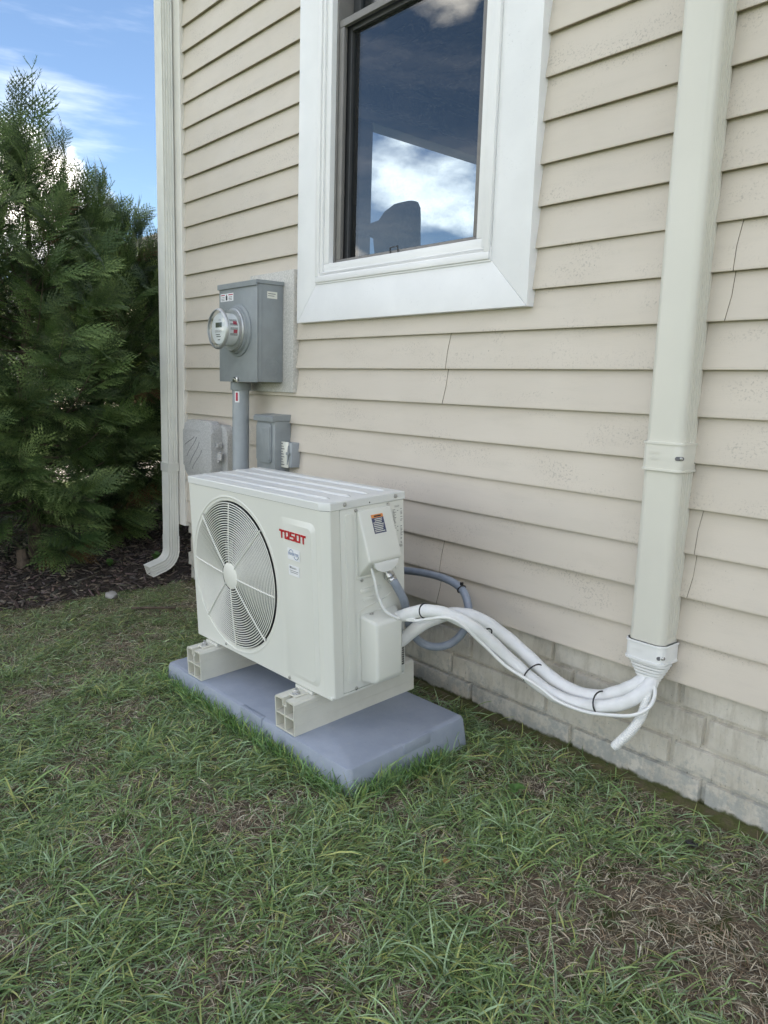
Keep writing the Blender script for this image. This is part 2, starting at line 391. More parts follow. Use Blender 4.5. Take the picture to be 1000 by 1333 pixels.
def quad_prints(name, rects, frame, mat, parent):
    bm = BM()
    for x0, x1, y0, y1 in rects:
        bm.faces.new([bm.verts.new(frame @ Vector(p)) for p in ((x0, y0, 0), (x1, y0, 0), (x1, y1, 0), (x0, y1, 0))])
    me = bpy.data.meshes.new(name); bm.to_mesh(me); bm.free()
    return link(name, me, mat, parent)
def XZ(x, y, z): return Matrix(((1, 0, 0, x), (0, 0, 1, y), (0, 1, 0, z), (0, 0, 0, 1)))      # plane x/z, extrude +y (mirrored handedness is fine)
def XZf(x, y, z): return Matrix(((1, 0, 0, x), (0, 0, -1, y), (0, 1, 0, z), (0, 0, 0, 1)))    # plane x/z, extrude -y (towards the lawn)
def YZ(x, y, z): return Matrix(((0, 0, 1, x), (1, 0, 0, y), (0, 1, 0, z), (0, 0, 0, 1)))      # plane y/z, extrude +x
def screw(bm, frame, r=0.004):
    lathe(bm, [(r * 1.5, 0), (r * 1.5, 0.0008), (r, 0.001), (r * 0.95, 0.003), (r * 0.5, 0.004)], frame, 10, cap1=True)

def arr(me): return me

# ================================================================== SETTING: ground
gx_ = np.concatenate([[-400, -200, -100, -50, -25, -14, -10, -8, -7], np.linspace(-6, 0.6, 110), [1.5, 3, 6, 12, 25, 60, 150, 400]])
gy_ = np.concatenate([[-400, -200, -100, -50, -25, -12, -6, -4, -3], np.linspace(-2.4, 1.6, 80), [2.5, 4, 6, 10, 20, 50, 120, 400]])
XX, YY = np.meshgrid(gx_, gy_, indexing='ij')
def gnoise(x, y, s, seed=0.0):
    return (np.sin(x * s * 1.7 + 1.3 + seed) * np.cos(y * s * 1.3 + 0.7 + seed * 2) + 0.6 * np.sin(x * s * 3.1 + y * s * 2.3 + seed * 3) + 0.4 * np.cos(x * s * 5.3 - y * s * 6.1 + seed * 5)) / 2
def ground_z(x, y):
    near = np.clip((x + 6.5) / 1.5, 0, 1) * np.clip((y + 3) / 1.0, 0, 1) * np.clip((3 - y), 0, 1)
    return near * (0.006 * gnoise(x, y, 6) + 0.003 * gnoise(x, y, 17, 2.0) - 0.006)
ZZ = ground_z(XX, YY)
V = np.stack([XX, YY, ZZ], -1).reshape(-1, 3)
nx, ny = len(gx_), len(gy_)
ii, jj = np.meshgrid(np.arange(nx - 1), np.arange(ny - 1), indexing='ij')
F = np.stack([ii * ny + jj, (ii + 1) * ny + jj, (ii + 1) * ny + jj + 1, ii * ny + jj + 1], -1).reshape(-1, 4)
o = link('ground', np_mesh('ground', V, F), 'soil', smooth=True); tag(o, kind='structure')

# planting bed with bark mulch
def bed_edge(x): return None
def bed_mask(x, y):
    # bed lies left of a wavy edge that runs along x ~ -3.6
    e = -3.66 - 0.02 * np.sin(y * 9) - 0.03 * np.sin(y * 3.1 + 1)
    e = e + np.clip(y + 0.15, 0, 1) * 0.5
    return x < e
bx = np.linspace(-6.9, -3.3, 90); by_ = np.linspace(-3.0, 3.2, 130)
BX, BY = np.meshgrid(bx, by_, indexing='ij')
edge = -3.66 - 0.02 * np.sin(BY * 9) - 0.03 * np.sin(BY * 3.1 + 1) + np.clip(BY + 0.15, 0, 1) * 0.2
d_ = np.clip((edge - BX) / 0.25, -0.4, 1) * np.clip((BX + 6.8) / 0.3, 0, 1)
BZ = np.where(d_ < 0, -0.03, 0.004 + 0.035 * d_) + 0.008 * gnoise(BX, BY, 14, 1.0)
V = np.stack([BX, BY, BZ], -1).reshape(-1, 3); n2y = len(by_)
ii, jj = np.meshgrid(np.arange(len(bx) - 1), np.arange(n2y - 1), indexing='ij')
F = np.stack([ii * n2y + jj, (ii + 1) * n2y + jj, (ii + 1) * n2y + jj + 1, ii * n2y + jj + 1], -1).reshape(-1, 4)
o = link('planting_bed', np_mesh('planting_bed', V, F), 'mulch', smooth=True); tag(o, kind='structure')
def bed_z(x, y):
    e = -3.66 - 0.02 * np.sin(y * 9) - 0.03 * np.sin(y * 3.1 + 1) + np.clip(y + 0.15, 0, 1) * 0.2
    d = np.clip((e - x) / 0.25, -0.4, 1) * np.clip((x + 6.8) / 0.3, 0, 1)
    return np.where(d < 0, -0.03, 0.004 + 0.035 * d) + 0.008 * gnoise(x, y, 14, 1.0), d

# sunlit concrete path beyond the bed
bm = BM(); box(bm, (-9.3, -12, -0.1), (-7.9, 20, 0.02), 0.01); tag(obj('path', bm, 'path_concrete'), kind='structure')

# ================================================================== HOUSE
S = 0.1143; ZB = 0.318; DRIP = 0.0
XL, XR = -3.70, 6.5
WX0, WX1, WZ0, WZ1 = -2.62, -1.45, 1.297, 3.42      # casing outline
house = empty('house', (XL, 0.1, 0), 'two storey house clad in beige vinyl lap siding above a brick patterned foundation', 'house')
house.location = (0, 0, 0)
siding = obj('wall', (lambda bm_: (box(bm_, (XL + 0.005, 0.02, ZB + 0.002), (XR - .005, 0.10, WZ0 + 0.1)),
    box(bm_, (XL + 0.005, 0.02, WZ0 + 0.1), (WX0 + 0.09, 0.10, 5.6)), box(bm_, (WX1 - 0.09, 0.02, WZ0 + 0.1), (XR - .005, 0.10, 5.6)),
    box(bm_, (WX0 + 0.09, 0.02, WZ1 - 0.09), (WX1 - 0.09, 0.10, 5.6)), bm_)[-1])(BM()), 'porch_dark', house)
def course_panel(xa, xb, k, ncourse=2, lap=0.0, slant=0.0, end=False):
    """one vinyl panel of two clapboard courses, with a drip lip and slight waviness"""
    bm = BM()
    prof = []
    for c in range(ncourse):
        z0 = c * S
        prof += [(0.0160, z0 + 0.0020), (0.0022, z0 - 0.0002), (0.0004, z0 + 0.0004), (0.0, z0 + 0.0020), (0.0006, z0 + 0.0075), (0.0078, z0 + 0.058), (0.0150, z0 + S - 0.0012)]
    prof += [(0.0153, ncourse * S + 0.010)]
    n = max(2, int((xb - xa) / 0.22) + 1)
    rows = []
    for i in range(n + 1):
        x = xa + (xb - xa) * i / n
        wav = 0.0009 * math.sin(x * 3.7 + k * 1.9) + 0.0006 * math.sin(x * 9.1 + k)
        row = []
        for (y, z) in prof:
            xx = x
            if i == n and end: xx = xb + 0.016 * (z / (ncourse * S)) + 0.004 * math.sin(z * 26)
            w = wav * min(1, y / 0.006)
            row.append(bm.verts.new((xx, y + w - lap, z)))
        rows.append(row)
    for A, B in zip(rows, rows[1:]):
        for j in range(len(prof) - 1):
            f = bm.faces.new((A[j], B[j], B[j + 1], A[j + 1]))
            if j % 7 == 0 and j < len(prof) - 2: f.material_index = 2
    if end:  # visible cut end of the overlapping panel, the joint's shadow gap painted on as dark colour
        e = [bm.verts.new((v.co.x + 0.0004, v.co.y + 0.0022, v.co.z)) for v in rows[-1]]
        e2 = [bm.verts.new((v.co.x + 0.0009, v.co.y + 0.00215, v.co.z)) for v in rows[-1]]
        for j in range(len(prof) - 1):
            for A, B in ((rows[-1], e), (e, e2)):
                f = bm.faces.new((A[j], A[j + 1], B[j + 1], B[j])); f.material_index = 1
    o_ = obj('siding_panel', bm, 'siding_vinyl', siding, smooth=30, loc=(0, DRIP, ZB + k * S))
    o_.data.materials.append(M['seam_shade']); o_.data.materials.append(M['lip_grime_shade'])
    return o_
seams = {0: [-1.79], 2: [-0.899, 2.1], 4: [-2.95, 0.7], 6: [-1.80, 1.9], 8: [-0.873, 2.6], 10: [-3.3, 0.2], 12: [0.9], 14: [-0.2], 16: [1.3], 18: [0.4], 20: [1.7], 22: [0.6]}
seams[4] = [0.7]; seams[10] = [0.2]
for k in range(0, 46, 2):
    z = ZB + k * S
    if z + 2 * S > WZ0 + 0.18 and z < WZ1: spans = [(XL + 0.045, WX0 + 0.03), (WX1 - 0.03, XR)]
    else: spans = [(XL + 0.045, XR)]
    for a, b_ in spans:
        cuts = [s for s in seams.get(k, [random.uniform(0.6, 3)]) if a + 0.1 < s < b_ - 0.1]
        xs = [a] + cuts + [b_]
        for i in range(len(xs) - 1):
            course_panel(xs[i] - (0.03 if i else 0), xs[i + 1], k, lap=0.0022 * (len(xs) - 2 - i), end=i < len(xs) - 2)
# corner post (front face), return face, starter strip
bm = BM()
prism(bm, [(XL - 0.055, -0.012), (XL + 0.042, -0.012), (XL + 0.047, -0.009), (XL + 0.047, 0.018), (XL + 0.036, 0.018), (XL + 0.036, 0.0), (XL - 0.043, 0.0), (XL - 0.043, 0.09), (XL - 0.055, 0.09)], Matrix.Translation((0, 0, ZB - 0.02)), 5.3, 0)
obj('corner_post', bm, 'corner_vinyl', house)
# foundation: wall core with recessed joints, brick faced blocks as pieces
fnd = obj('foundation', (lambda q: (box(q, (XL + 0.03, 0.030, -0.25), (XR - 0.2, 0.22, ZB + 0.001)), box(q, (XL + 0.03, 0.22, -0.25), (XL + 0.23, 7.9, ZB - 0.03)), q)[-1])(BM()), 'concrete', house)
joints = [-0.03, 0.078, 0.158, 0.248, 0.322]
offs = [-0.818, -0.912, -0.824, -0.899]
bl = 0.405
for r_ in range(4):
    z0, z1 = joints[r_] + 0.005, joints[r_ + 1] - (0.005 if r_ < 3 else 0.0)
    x = offs[r_] - bl * 30
    while x < 3.6:
        a, b_ = x + 0.006, x + bl - 0.006
        x += bl
        if b_ < XL + 0.04 or a > 3.6: continue
        a = max(a, XL + 0.024)
        if b_ - a < 0.03: continue
        q = BM(); pr = 0.008 + random.uniform(-0.0015, 0.0015)
        w2, h2 = (b_ - a) / 2, (z1 - z0) / 2
        # front face lightly gridded and uneven, chamfered rim
        nxg, nzg = 7, 4; grid = []
        for i in range(nxg + 1):
            rw = []
            for j in range(nzg + 1):
                u_, v_ = i / nxg, j / nzg
                rim = i in (0, nxg) or j in (0, nzg)
                px_ = -w2 + (0.004 if i == 0 else -0.004 if i == nxg else 0) + u_ * 2 * w2 if rim else -w2 + u_ * 2 * w2
                pz_ = -h2 + v_ * 2 * h2 + (0.004 if j == 0 else -0.004 if j == nzg else 0)
                rw.append(q.verts.new((px_, -pr + random.uniform(-0.0012, 0.0012), pz_)))
            grid.append(rw)
        for i in range(nxg):
            for j in range(nzg): q.faces.new((grid[i][j], grid[i + 1][j], grid[i + 1][j + 1], grid[i][j + 1]))
        loop = [grid[i][0] for i in range(nxg)] + [grid[nxg][j] for j in range(nzg)] + [grid[i][nzg] for i in range(nxg, 0, -1)] + [grid[0][j] for j in range(nzg, 0, -1)]
        back = [q.verts.new((v.co.x + (0.004 if v.co.x > w2 - 0.008 else -0.004 if v.co.x < -w2 + 0.008 else 0), 0.008, v.co.z + (0.004 if v.co.z > h2 - 0.008 else -0.004 if v.co.z < -h2 + 0.008 else 0))) for v in loop]
        for i in range(len(loop)): q.faces.new((loop[i], loop[(i + 1) % len(loop)], back[(i + 1) % len(loop)], back[i]))
        obj('brick', q, 'concrete', fnd, smooth=35, loc=((a + b_) / 2, 0.024, (z0 + z1) / 2))
# rough spall holes and the mossy footing ledge
bm = BM()
n = 150; xs = np.linspace(XL - 0.02, 3.0, n)
for i in range(n - 1):
    pass
rows = []
for x in xs:
    e = 0.002 * math.sin(x * 23) + 0.002 * math.sin(x * 57 + 1) + random.uniform(-0.002, 0.002)
    rows.append([bm.verts.new((x, -0.022 - e, -0.03)), bm.verts.new((x, -0.014 - e, 0.000 + e * 0.6)), bm.verts.new((x, 0.0 - e * .4, 0.005 + e * 0.8)), bm.verts.new((x, 0.024, 0.007 + e))])
for A, B in zip(rows, rows[1:]):
    for j in range(3): bm.faces.new((A[j], B[j], B[j + 1], A[j + 1]))
obj('footing_ledge', bm, 'mossy_concrete', house, smooth=40)
# other walls, roof
bm = BM()
box(bm, (XR - 0.1, 0.10, ZB), (XR, 8.0, 5.6)); box(bm, (XL, 7.9, ZB), (XR - .1, 8.0, 5.6))
box(bm, (XL, 0.101, ZB - 0.02), (XL + 0.08, 1.12, 5.6)); box(bm, (XL, 2.75, ZB), (XL + 0.08, 7.9, 5.6))
box(bm, (XL, 1.12, ZB), (XL + 0.08, 2.75, 1.2)); box(bm, (XL, 1.12, 2.62), (XL + 0.08, 2.75, 5.6))
obj('side_wall', bm, 'siding_vinyl', house)
bm = BM()
e0 = 0.32
for zz, ins in ((5.6, 0),):
    A = [bm.verts.new(p) for p in ((XL - e0, -e0, 5.6), (XR + e0, -e0, 5.6), (XR + e0, 8 + e0, 5.6), (XL - e0, 8 + e0, 5.6))]
    T_ = [bm.verts.new(p) for p in ((XL - e0, -e0, 5.72), (XR + e0, -e0, 5.72), (XR + e0, 8 + e0, 5.72), (XL - e0, 8 + e0, 5.72))]
    rdg = [bm.verts.new((XL + 3.5, 4, 7.6)), bm.verts.new((XR - 3.5, 4, 7.6))]
    bm.faces.new(A[::-1])
    for i in range(4): bm.faces.new((A[i], A[(i + 1) % 4], T_[(i + 1) % 4], T_[i]))
    bm.faces.new((T_[0], T_[1], rdg[1], rdg[0])); bm.faces.new((T_[1], T_[2], rdg[1])); bm.faces.new((T_[2], T_[3], rdg[0], rdg[1])); bm.faces.new((T_[3], T_[0], rdg[0]))
obj('roof', bm, 'roof_shingle', house)
bm = BM(); box(bm, (XL - 0.32, -0.34, 5.58), (XR + .32, -0.322, 5.74)); obj('fascia', bm, 'white_trim', house)

# ---- window
win = obj('window', (lambda q: (box(q, (WX0 + 0.13, -0.030, WZ0 + 0.140), (WX1 - 0.145, 0.03, WZ0 + 0.18)), q)[-1])(BM()), 'white_trim', house)
TH = -0.026
def casing(pts, name='casing_board'):
    q = BM(); prism(q, pts, XZf(0, 0.016, 0), 0.016 - TH, 0.0015)
    obj(name, q, 'dirty_white_trim', win, smooth=30)
ix0, ix1, iz0 = -2.488, -1.597, 1.442
g_ = 0.0008
casing([(WX0, WZ0), (ix0 + 0.0, iz0), (ix0, WZ1), (WX0, WZ1)])
casing([(WX0 + 2 * g_, WZ0), (WX1 - 2 * g_, WZ0 + 0.001), (ix1, iz0), (ix0 + g_, iz0)])
casing([(WX1, WZ0 + 0.001), (WX1, WZ1), (ix1, WZ1), (ix1, iz0)])
q = BM(); box(q, (ix0, TH, WZ1 - 0.14), (ix1, 0.016, WZ1 - .001), 0.0015); obj('casing_board', q, 'dirty_white_trim', win)
# brick mould: stepped vinyl frame just inside the casing
def step_frame(x0, x1, z0, z1, w, y0, y1, name, mat, bev=0.002, par=None):
    for nm, lo, hi in (('l', (x0, y0, z0 + w), (x0 + w, y1, z1)), ('r', (x1 - w, y0, z0 + w), (x1, y1, z1)), ('b', (x0, y0, z0), (x1, y1, z0 + w))):
        q = BM(); box(q, lo, hi, bev); obj(name, q, mat, par or win, smooth=35)
step_frame(ix0 + .001, ix1 - .001, iz0 + .001, WZ1 - 0.141, 0.022, -0.036, 0.02, 'brick_mould', 'white_trim')
step_frame(ix0 + 0.0235, ix1 - 0.0235, iz0 + 0.0235, WZ1 - 0.141, 0.014, -0.030, 0.02, 'frame', 'white_trim')
step_frame(ix0 + 0.038, ix1 - 0.038, iz0 + 0.038, WZ1 - 0.141, 0.030, -0.022, 0.06, 'frame', 'white_trim', 0.003)
jx0, jx1, jz0 = ix0 + 0.069, ix1 - 0.069, iz0 + 0.060
# jamb channel (dark) then screen frame and sashes
step_frame(jx0 - 0.001, jx1 + 0.001, jz0 - 0.03, WZ1 - 0.141, 0.010, 0.0, 0.095, 'jamb_liner', 'window_screen_frame')
zm = 2.335
step_frame(jx0 + 0.011, jx1 - 0.011, jz0 - 0.003, zm, 0.026, 0.004, 0.020, 'screen_frame', 'window_screen_frame', 0.002)
q = BM(); box(q, (jx0 + 0.011, 0.004, zm + .001), (jx1 - 0.011, 0.020, zm + 0.026), 0.002); obj('screen_frame', q, 'window_screen_frame', win)
sash = obj('sash', (lambda q: (box(q, (jx0 + 0.010, 0.030, jz0), (jx0 + 0.05, 0.062, zm + 0.03), 0.002), box(q, (jx1 - 0.05, 0.030, jz0), (jx1 - 0.010, 0.062, zm + 0.03), 0.002),
    box(q, (jx0 + 0.051, 0.030, jz0 - .02), (jx1 - 0.051, 0.062, jz0 + 0.030), 0.002), box(q, (jx0 + 0.051, 0.030, zm - 0.012), (jx1 - 0.051, 0.062, zm + 0.03), 0.002), q)[-1])(BM()), 'dark_vinyl', win)
q = BM(); box(q, (jx0 + 0.048, 0.042, jz0 + 0.008), (jx1 - 0.048, 0.048, zm - 0.008)); obj('glass', q, 'window_glass', sash)
q = BM(); box(q, (jx0 + 0.010, 0.066, zm), (jx1 - 0.010, 0.092, zm + 0.04), 0.002); box(q, (jx0 + 0.010, 0.066, zm + .041), (jx0 + 0.05, 0.092, WZ1 - 0.15), 0.002); box(q, (jx1 - 0.05, 0.066, zm + .041), (jx1 - 0.010, 0.092, WZ1 - 0.15), 0.002)
us = obj('sash', q, 'dark_vinyl', win)
q = BM(); box(q, (jx0 + 0.048, 0.076, zm + 0.036), (jx1 - 0.048, 0.082, WZ1 - 0.15)); obj('glass', q, 'window_glass', us)
# wire pull tab at the sill of the screen
q = BM(); cx0 = -2.07; zc = jz0 + 0.020
tube(q, [(cx0 - 0.02, 0.002, zc - 0.014), (cx0 - 0.02, 0.0, zc + 0.012), (cx0 + 0.02, 0.0, zc + 0.014), (cx0 + 0.02, 0.002, zc - 0.012)], 0.0022, 6)
obj('pull_tab', q, 'black_plastic', win)
# ---- porch room behind the window: dark walls, boarded ceiling, header, opening to the sky in the end wall
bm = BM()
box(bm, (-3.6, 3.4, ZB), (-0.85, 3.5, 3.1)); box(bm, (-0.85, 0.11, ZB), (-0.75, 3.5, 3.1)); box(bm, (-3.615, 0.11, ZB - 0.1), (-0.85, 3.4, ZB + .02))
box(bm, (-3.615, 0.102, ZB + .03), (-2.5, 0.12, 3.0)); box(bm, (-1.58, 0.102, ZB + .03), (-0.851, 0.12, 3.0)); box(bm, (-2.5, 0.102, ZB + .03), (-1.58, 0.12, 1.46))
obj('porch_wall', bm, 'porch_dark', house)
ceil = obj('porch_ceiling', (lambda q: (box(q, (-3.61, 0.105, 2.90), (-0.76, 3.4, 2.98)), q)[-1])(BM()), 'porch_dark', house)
me_b = None
yy = 0.15
while yy < 3.3:
    if me_b is None:
        q = BM(); box(q, (-1.36, 0, -0.006), (1.36, 0.134, 0.006), 0.004, 1); o = obj('ceiling_board', q, 'porch_paint', ceil); me_b = o.data
    else: o = link('ceiling_board', me_b, None, ceil)
    o.location = (-2.22, yy, 2.885 + random.uniform(-0.001, 0.001)); yy += 0.142
for lo, hi, mt, nm in (((-3.60, 0.13, 2.745), (-3.50, 3.39, 2.775), 'porch_paint', 'ceiling_trim'), ((-3.615, 0.13, 2.62), (-3.56, 3.39, 2.742), 'porch_dark', 'header_board'),
                       ((-3.70, 0.13, 2.537), (-3.57, 3.39, 2.60), 'porch_header', 'header'), ((-3.61, 0.125, ZB + .05), (-3.55, 1.12, 2.53), 'porch_dark', 'jamb_post')):
    q = BM(); box(q, lo, hi, 0.003); obj(nm, q, mt, house)

# ---- the cloth covered thing seen inside the window
t = empty('cloth_bundle', (-2.45, 0.35, ZB + 0.02), 'dark grey cloth bundle with a pointed knot, standing behind the window glass', 'bundle')
q = BM()
prof = [(-0.105, 0.98), (-0.11, 1.10), (-0.115, 1.25), (-0.112, 1.36), (-0.10, 1.405), (-0.06, 1.43), (0.0, 1.45), (0.045, 1.455)]
def bundle_ring(z, xc, rx, ry, n=20):
    return [q.verts.new((xc + rx * math.cos(k * 2 * math.pi / n) * (1 + 0.05 * math.sin(5 * k * 2 * math.pi / n + z * 9)), ry * math.sin(k * 2 * math.pi / n), z)) for k in range(n)]
rs = [bundle_ring(*a) for a in ((0.95, 0.02, 0.09, 0.06), (1.10, 0.012, 0.10, 0.07), (1.22, 0.005, 0.11, 0.075), (1.32, -0.005, 0.125, 0.07), (1.38, 0.0, 0.12, 0.062), (1.425, 0.025, 0.095, 0.05), (1.448, 0.045, 0.065, 0.034), (1.455, 0.06, 0.03, 0.012))]
for A, B in zip(rs, rs[1:]):
    for k in range(20): q.faces.new((A[k], A[(k + 1) % 20], B[(k + 1) % 20], B[k]))
q.faces.new(rs[0][::-1]); q.faces.new(rs[-1])
obj('cover', q, 'bundle_cloth', t, smooth=60)
q = BM(); tube(q, spline([(-0.08, 0, 1.36), (-0.14, 0.0, 1.37), (-0.19, 0, 1.375), (-0.225, 0, 1.385), (-0.255, 0, 1.37)], 4), [0.05, 0.046, 0.042, 0.038, 0.035, 0.032, 0.028, 0.022, 0.018, 0.020, 0.024, 0.027, 0.028, 0.026, 0.02, 0.013, 0.006], 10)
obj('knot', q, 'bundle_cloth', t, smooth=60)
q = BM(); tube(q, [(0.02, 0, 0.0), (0.02, 0, 0.96)], 0.014, 10); lathe(q, [(0.13, 0), (0.13, 0.015), (0.02, 0.03)], Matrix.Translation((0.02, 0, 0)), 20, True, True)
obj('stand', q, 'black_plastic', t, smooth=True)

# ================================================================== DOWNSPOUT at the corner
ds = empty('downspout', (-3.755, -0.04, 0.02), 'cream ribbed metal downspout with curved outlet at the left house corner', 'downspout')
ds.location = (0, 0, 0)
def ds_section(cx, cy, wx, wy, rib=0.003):
    """corrugated rectangle"""
    pts = []
    def side(a, b_, n, nrm):
        for i in range(n):
            t_ = i / n; p = (a[0] + (b_[0] - a[0]) * t_, a[1] + (b_[1] - a[1]) * t_)
            k = rib if (i % 2 == 1) else 0
            pts.append((p[0] + nrm[0] * k, p[1] + nrm[1] * k))
    x0, x1, y0, y1 = cx - wx / 2, cx + wx / 2, cy - wy / 2, cy + wy / 2
    side((x0, y0), (x1, y0), 10, (0, 1)); side((x1, y0), (x1, y1), 8, (-1, 0)); side((x1, y1), (x0, y1), 10, (0, -1)); side((x0, y1), (x0, y0), 8, (1, 0))
    return pts
DX, DY = -3.752, -0.046
q = BM(); prism(q, ds_section(DX, DY, 0.078, 0.054), Matrix.Translation((0, 0, 0.20)), 5.2); obj('pipe', q, 'downspout_metal', ds, smooth=25)
q = BM(); prism(q, ds_section(DX, DY, 0.086, 0.062, 0.0), Matrix.Translation((0, 0, 0.582)), 0.045); obj('strap', q, 'downspout_metal', ds, smooth=25)
# elbow: sweep the section forward (-y) and down
q = BM(); rings = []
sec = ds_section(0, 0, 0.082, 0.058, 0.003)
P0 = Vector((DX, DY, 0.235)); rad = 0.085
steps = [(0, 0)] + [(a, 0) for a in np.linspace(0, 72, 12)]
for i, (a, _) in enumerate(steps):
    A = R(a); c = Vector((DX, DY - rad, 0.16))
    if i == 0: base = P0; A = 0
    else: base = c + Vector((0, rad * math.cos(A), -rad * math.sin(A)))
    t_dir = Vector((0, -math.sin(A), -math.cos(A))); nrm = Vector((0, math.cos(A), -math.sin(A)))
    w = 1.0 - (0.025 if i % 2 else 0)
    rings.append([q.verts.new(base + Vector((1, 0, 0)) * p[0] * w + nrm * p[1] * w) for p in sec])
A = R(72); t_dir = Vector((0, -math.sin(A), -math.cos(A))); nrm = Vector((0, math.cos(A), -math.sin(A)))
last = Vector((DX, DY - rad, 0.16)) + Vector((0, rad * math.cos(A), -rad * math.sin(A)))
for dd in (0.03, 0.075): rings.append([q.verts.new(last + t_dir * dd + Vector((1, 0, 0)) * p[0] + nrm * p[1]) for p in sec])
inner = [q.verts.new(last + t_dir * 0.0745 + Vector((1, 0, 0)) * p[0] * 0.94 + nrm * p[1] * 0.92) for p in sec]
inner2 = [q.verts.new(last + t_dir * -0.005 + Vector((1, 0, 0)) * p[0] * 0.93 + nrm * p[1] * 0.9) for p in sec]
rings += [inner, inner2]
for A_, B_ in zip(rings, rings[1:]):
    for k in range(len(sec)): q.faces.new((A_[k], A_[(k + 1) % len(sec)], B_[(k + 1) % len(sec)], B_[k]))
obj('elbow', q, 'downspout_metal', ds, smooth=30)

# ================================================================== LINE SET DUCT on the right
lc = empty('duct_cover', (0, 0, 0), 'tall beige plastic duct cover for refrigerant lines running up the siding', 'duct cover')
cxm = -0.968
def duct_sec(w, d, r=0.02, y0=0.006):
    pts = [(cxm - w / 2, y0)]
    for cx_, a in ((cxm - w / 2 + r, 180), (cxm + w / 2 - r, 270)):
        for k in range(7):
            t_ = R(a + 90 * k / 6); pts.append((cx_ + r * math.cos(t_), -d + r + r * math.sin(t_)))
    pts.append((cxm + w / 2, y0))
    return pts
# ribs on the sides
q = BM(); prism(q, duct_sec(0.100, 0.066), Matrix.Translation((0, 0, 0.41)), 5.1); obj('cover', q, 'duct_cover', lc, smooth=25)
for sx in (-1, 1):
    for yy in (-0.044, -0.036, -0.028, -0.016, -0.004):
        q = BM(); box(q, (cxm + sx * 0.0495, yy - 0.0012, 0.44), (cxm + sx * 0.0512, yy + 0.0012, 5.45)); obj('rib', q, 'duct_cover', lc)
q = BM(); prism(q, duct_sec(0.108, 0.0695, 0.021), Matrix.Translation((0, 0, 0.868)), 0.072, 0.001)
cl = obj('clamp', q, 'duct_cover', lc, smooth=25)
for zz in (0.868, 0.934):
    q = BM(); prism(q, duct_sec(0.112, 0.072, 0.022), Matrix.Translation((0, 0, zz)), 0.006, 0.001); obj('band', q, 'duct_cover', cl, smooth=25)
def slot(parent, z, mat):
    q = BM(); fr_ = Matrix.Translation((cxm + 0.046, -0.0625, z)) @ Matrix.Rotation(R(52), 4, 'Z')
    prism(q, rrect(-0.011, 0.011, -0.005, 0.005, 0.0049, 6), fr_ @ Matrix(((1, 0, 0, 0), (0, 0, -1, 0), (0, 1, 0, 0), (0, 0, 0, 1))), 0.003); o = obj('slot', q, 'ink_grey', parent)
    q = BM(); lathe(q, [(0.0045, 0), (0.0042, 0.003), (0.002, 0.0045)], fr_ @ Matrix.Translation((0.003, -0.0022, 0)) @ Matrix.Rotation(R(90), 4, 'X'), 10, cap1=True); obj('screw', q, 'steel', parent, smooth=True)
slot(cl, 0.902, 'duct_cover')
text_obj('embossed_lettering', 'COVER', 0.030, 0.008, XZf(-1.0, -0.0701, 0.908), 'duct_cover', cl)
text_obj('embossed_lettering', 'GUARD', 0.030, 0.008, XZf(-1.0, -0.0701, 0.893), 'duct_cover', cl)
cup = empty('wall_outlet', (0, 0, 0), 'white flexible end cap with grooved rubber cone at foot of the duct cover', 'duct end cap')
q = BM(); prism(q, duct_sec(0.110, 0.0715, 0.022), Matrix.Translation((0, 0, 0.372)), 0.052, 0.0015); o = obj('cap', q, 'white_plastic', cup, smooth=25)
for zz in (0.372, 0.418):
    q = BM(); prism(q, duct_sec(0.114, 0.074, 0.023), Matrix.Translation((0, 0, zz)), 0.006, 0.001); obj('band', q, 'white_plastic', cup, smooth=25)
slot(cup, 0.392, 'white_plastic')
text_obj('embossed_lettering', 'COVER', 0.030, 0.007, XZf(-1.0, -0.0722, 0.396), 'white_plastic', cup)
for i in range(7):
    t_ = i / 6; w_ = 0.104 - 0.048 * t_; d_a = 0.068 - 0.012 * t_
    q = BM(); pts = rrect(cxm - w_ / 2 + 0.004, cxm + w_ / 2 + 0.004, -d_a, 0.0 - 0.012 * t_, min(0.024, w_ / 2.2), 5)
    prism(q, pts, Matrix.Translation((0, 0, 0.364 - i * 0.0088)), 0.0056, 0.001); obj('groove_ring', q, 'white_plastic', cup, smooth=30)
q = BM(); rr0 = rrect(cxm - 0.042, cxm + 0.048, -0.060, -0.006, 0.022, 5); rr1 = rrect(cxm - 0.018, cxm + 0.024, -0.050, -0.016, 0.016, 5)
A = [q.verts.new((x, y, 0.373)) for x, y in rr0]; B = [q.verts.new((x, y, 0.309)) for x, y in rr1]
for k in range(len(A)): q.faces.new((A[k], A[(k + 1) % len(A)], B[(k + 1) % len(A)], B[k]))
q.faces.new(A); q.faces.new(B[::-1]); obj('cone', q, 'white_plastic', cup)

# pixel helper: a point of the photograph on a vertical plane parallel to the wall, in metres
def at(px, py, Y):
    d = -c_b + c_r * ((px - 500) / 989.595) - c_u * ((py - 666.5) / 989.595)
    return CAM + d * ((Y - CAM.y) / d.y)
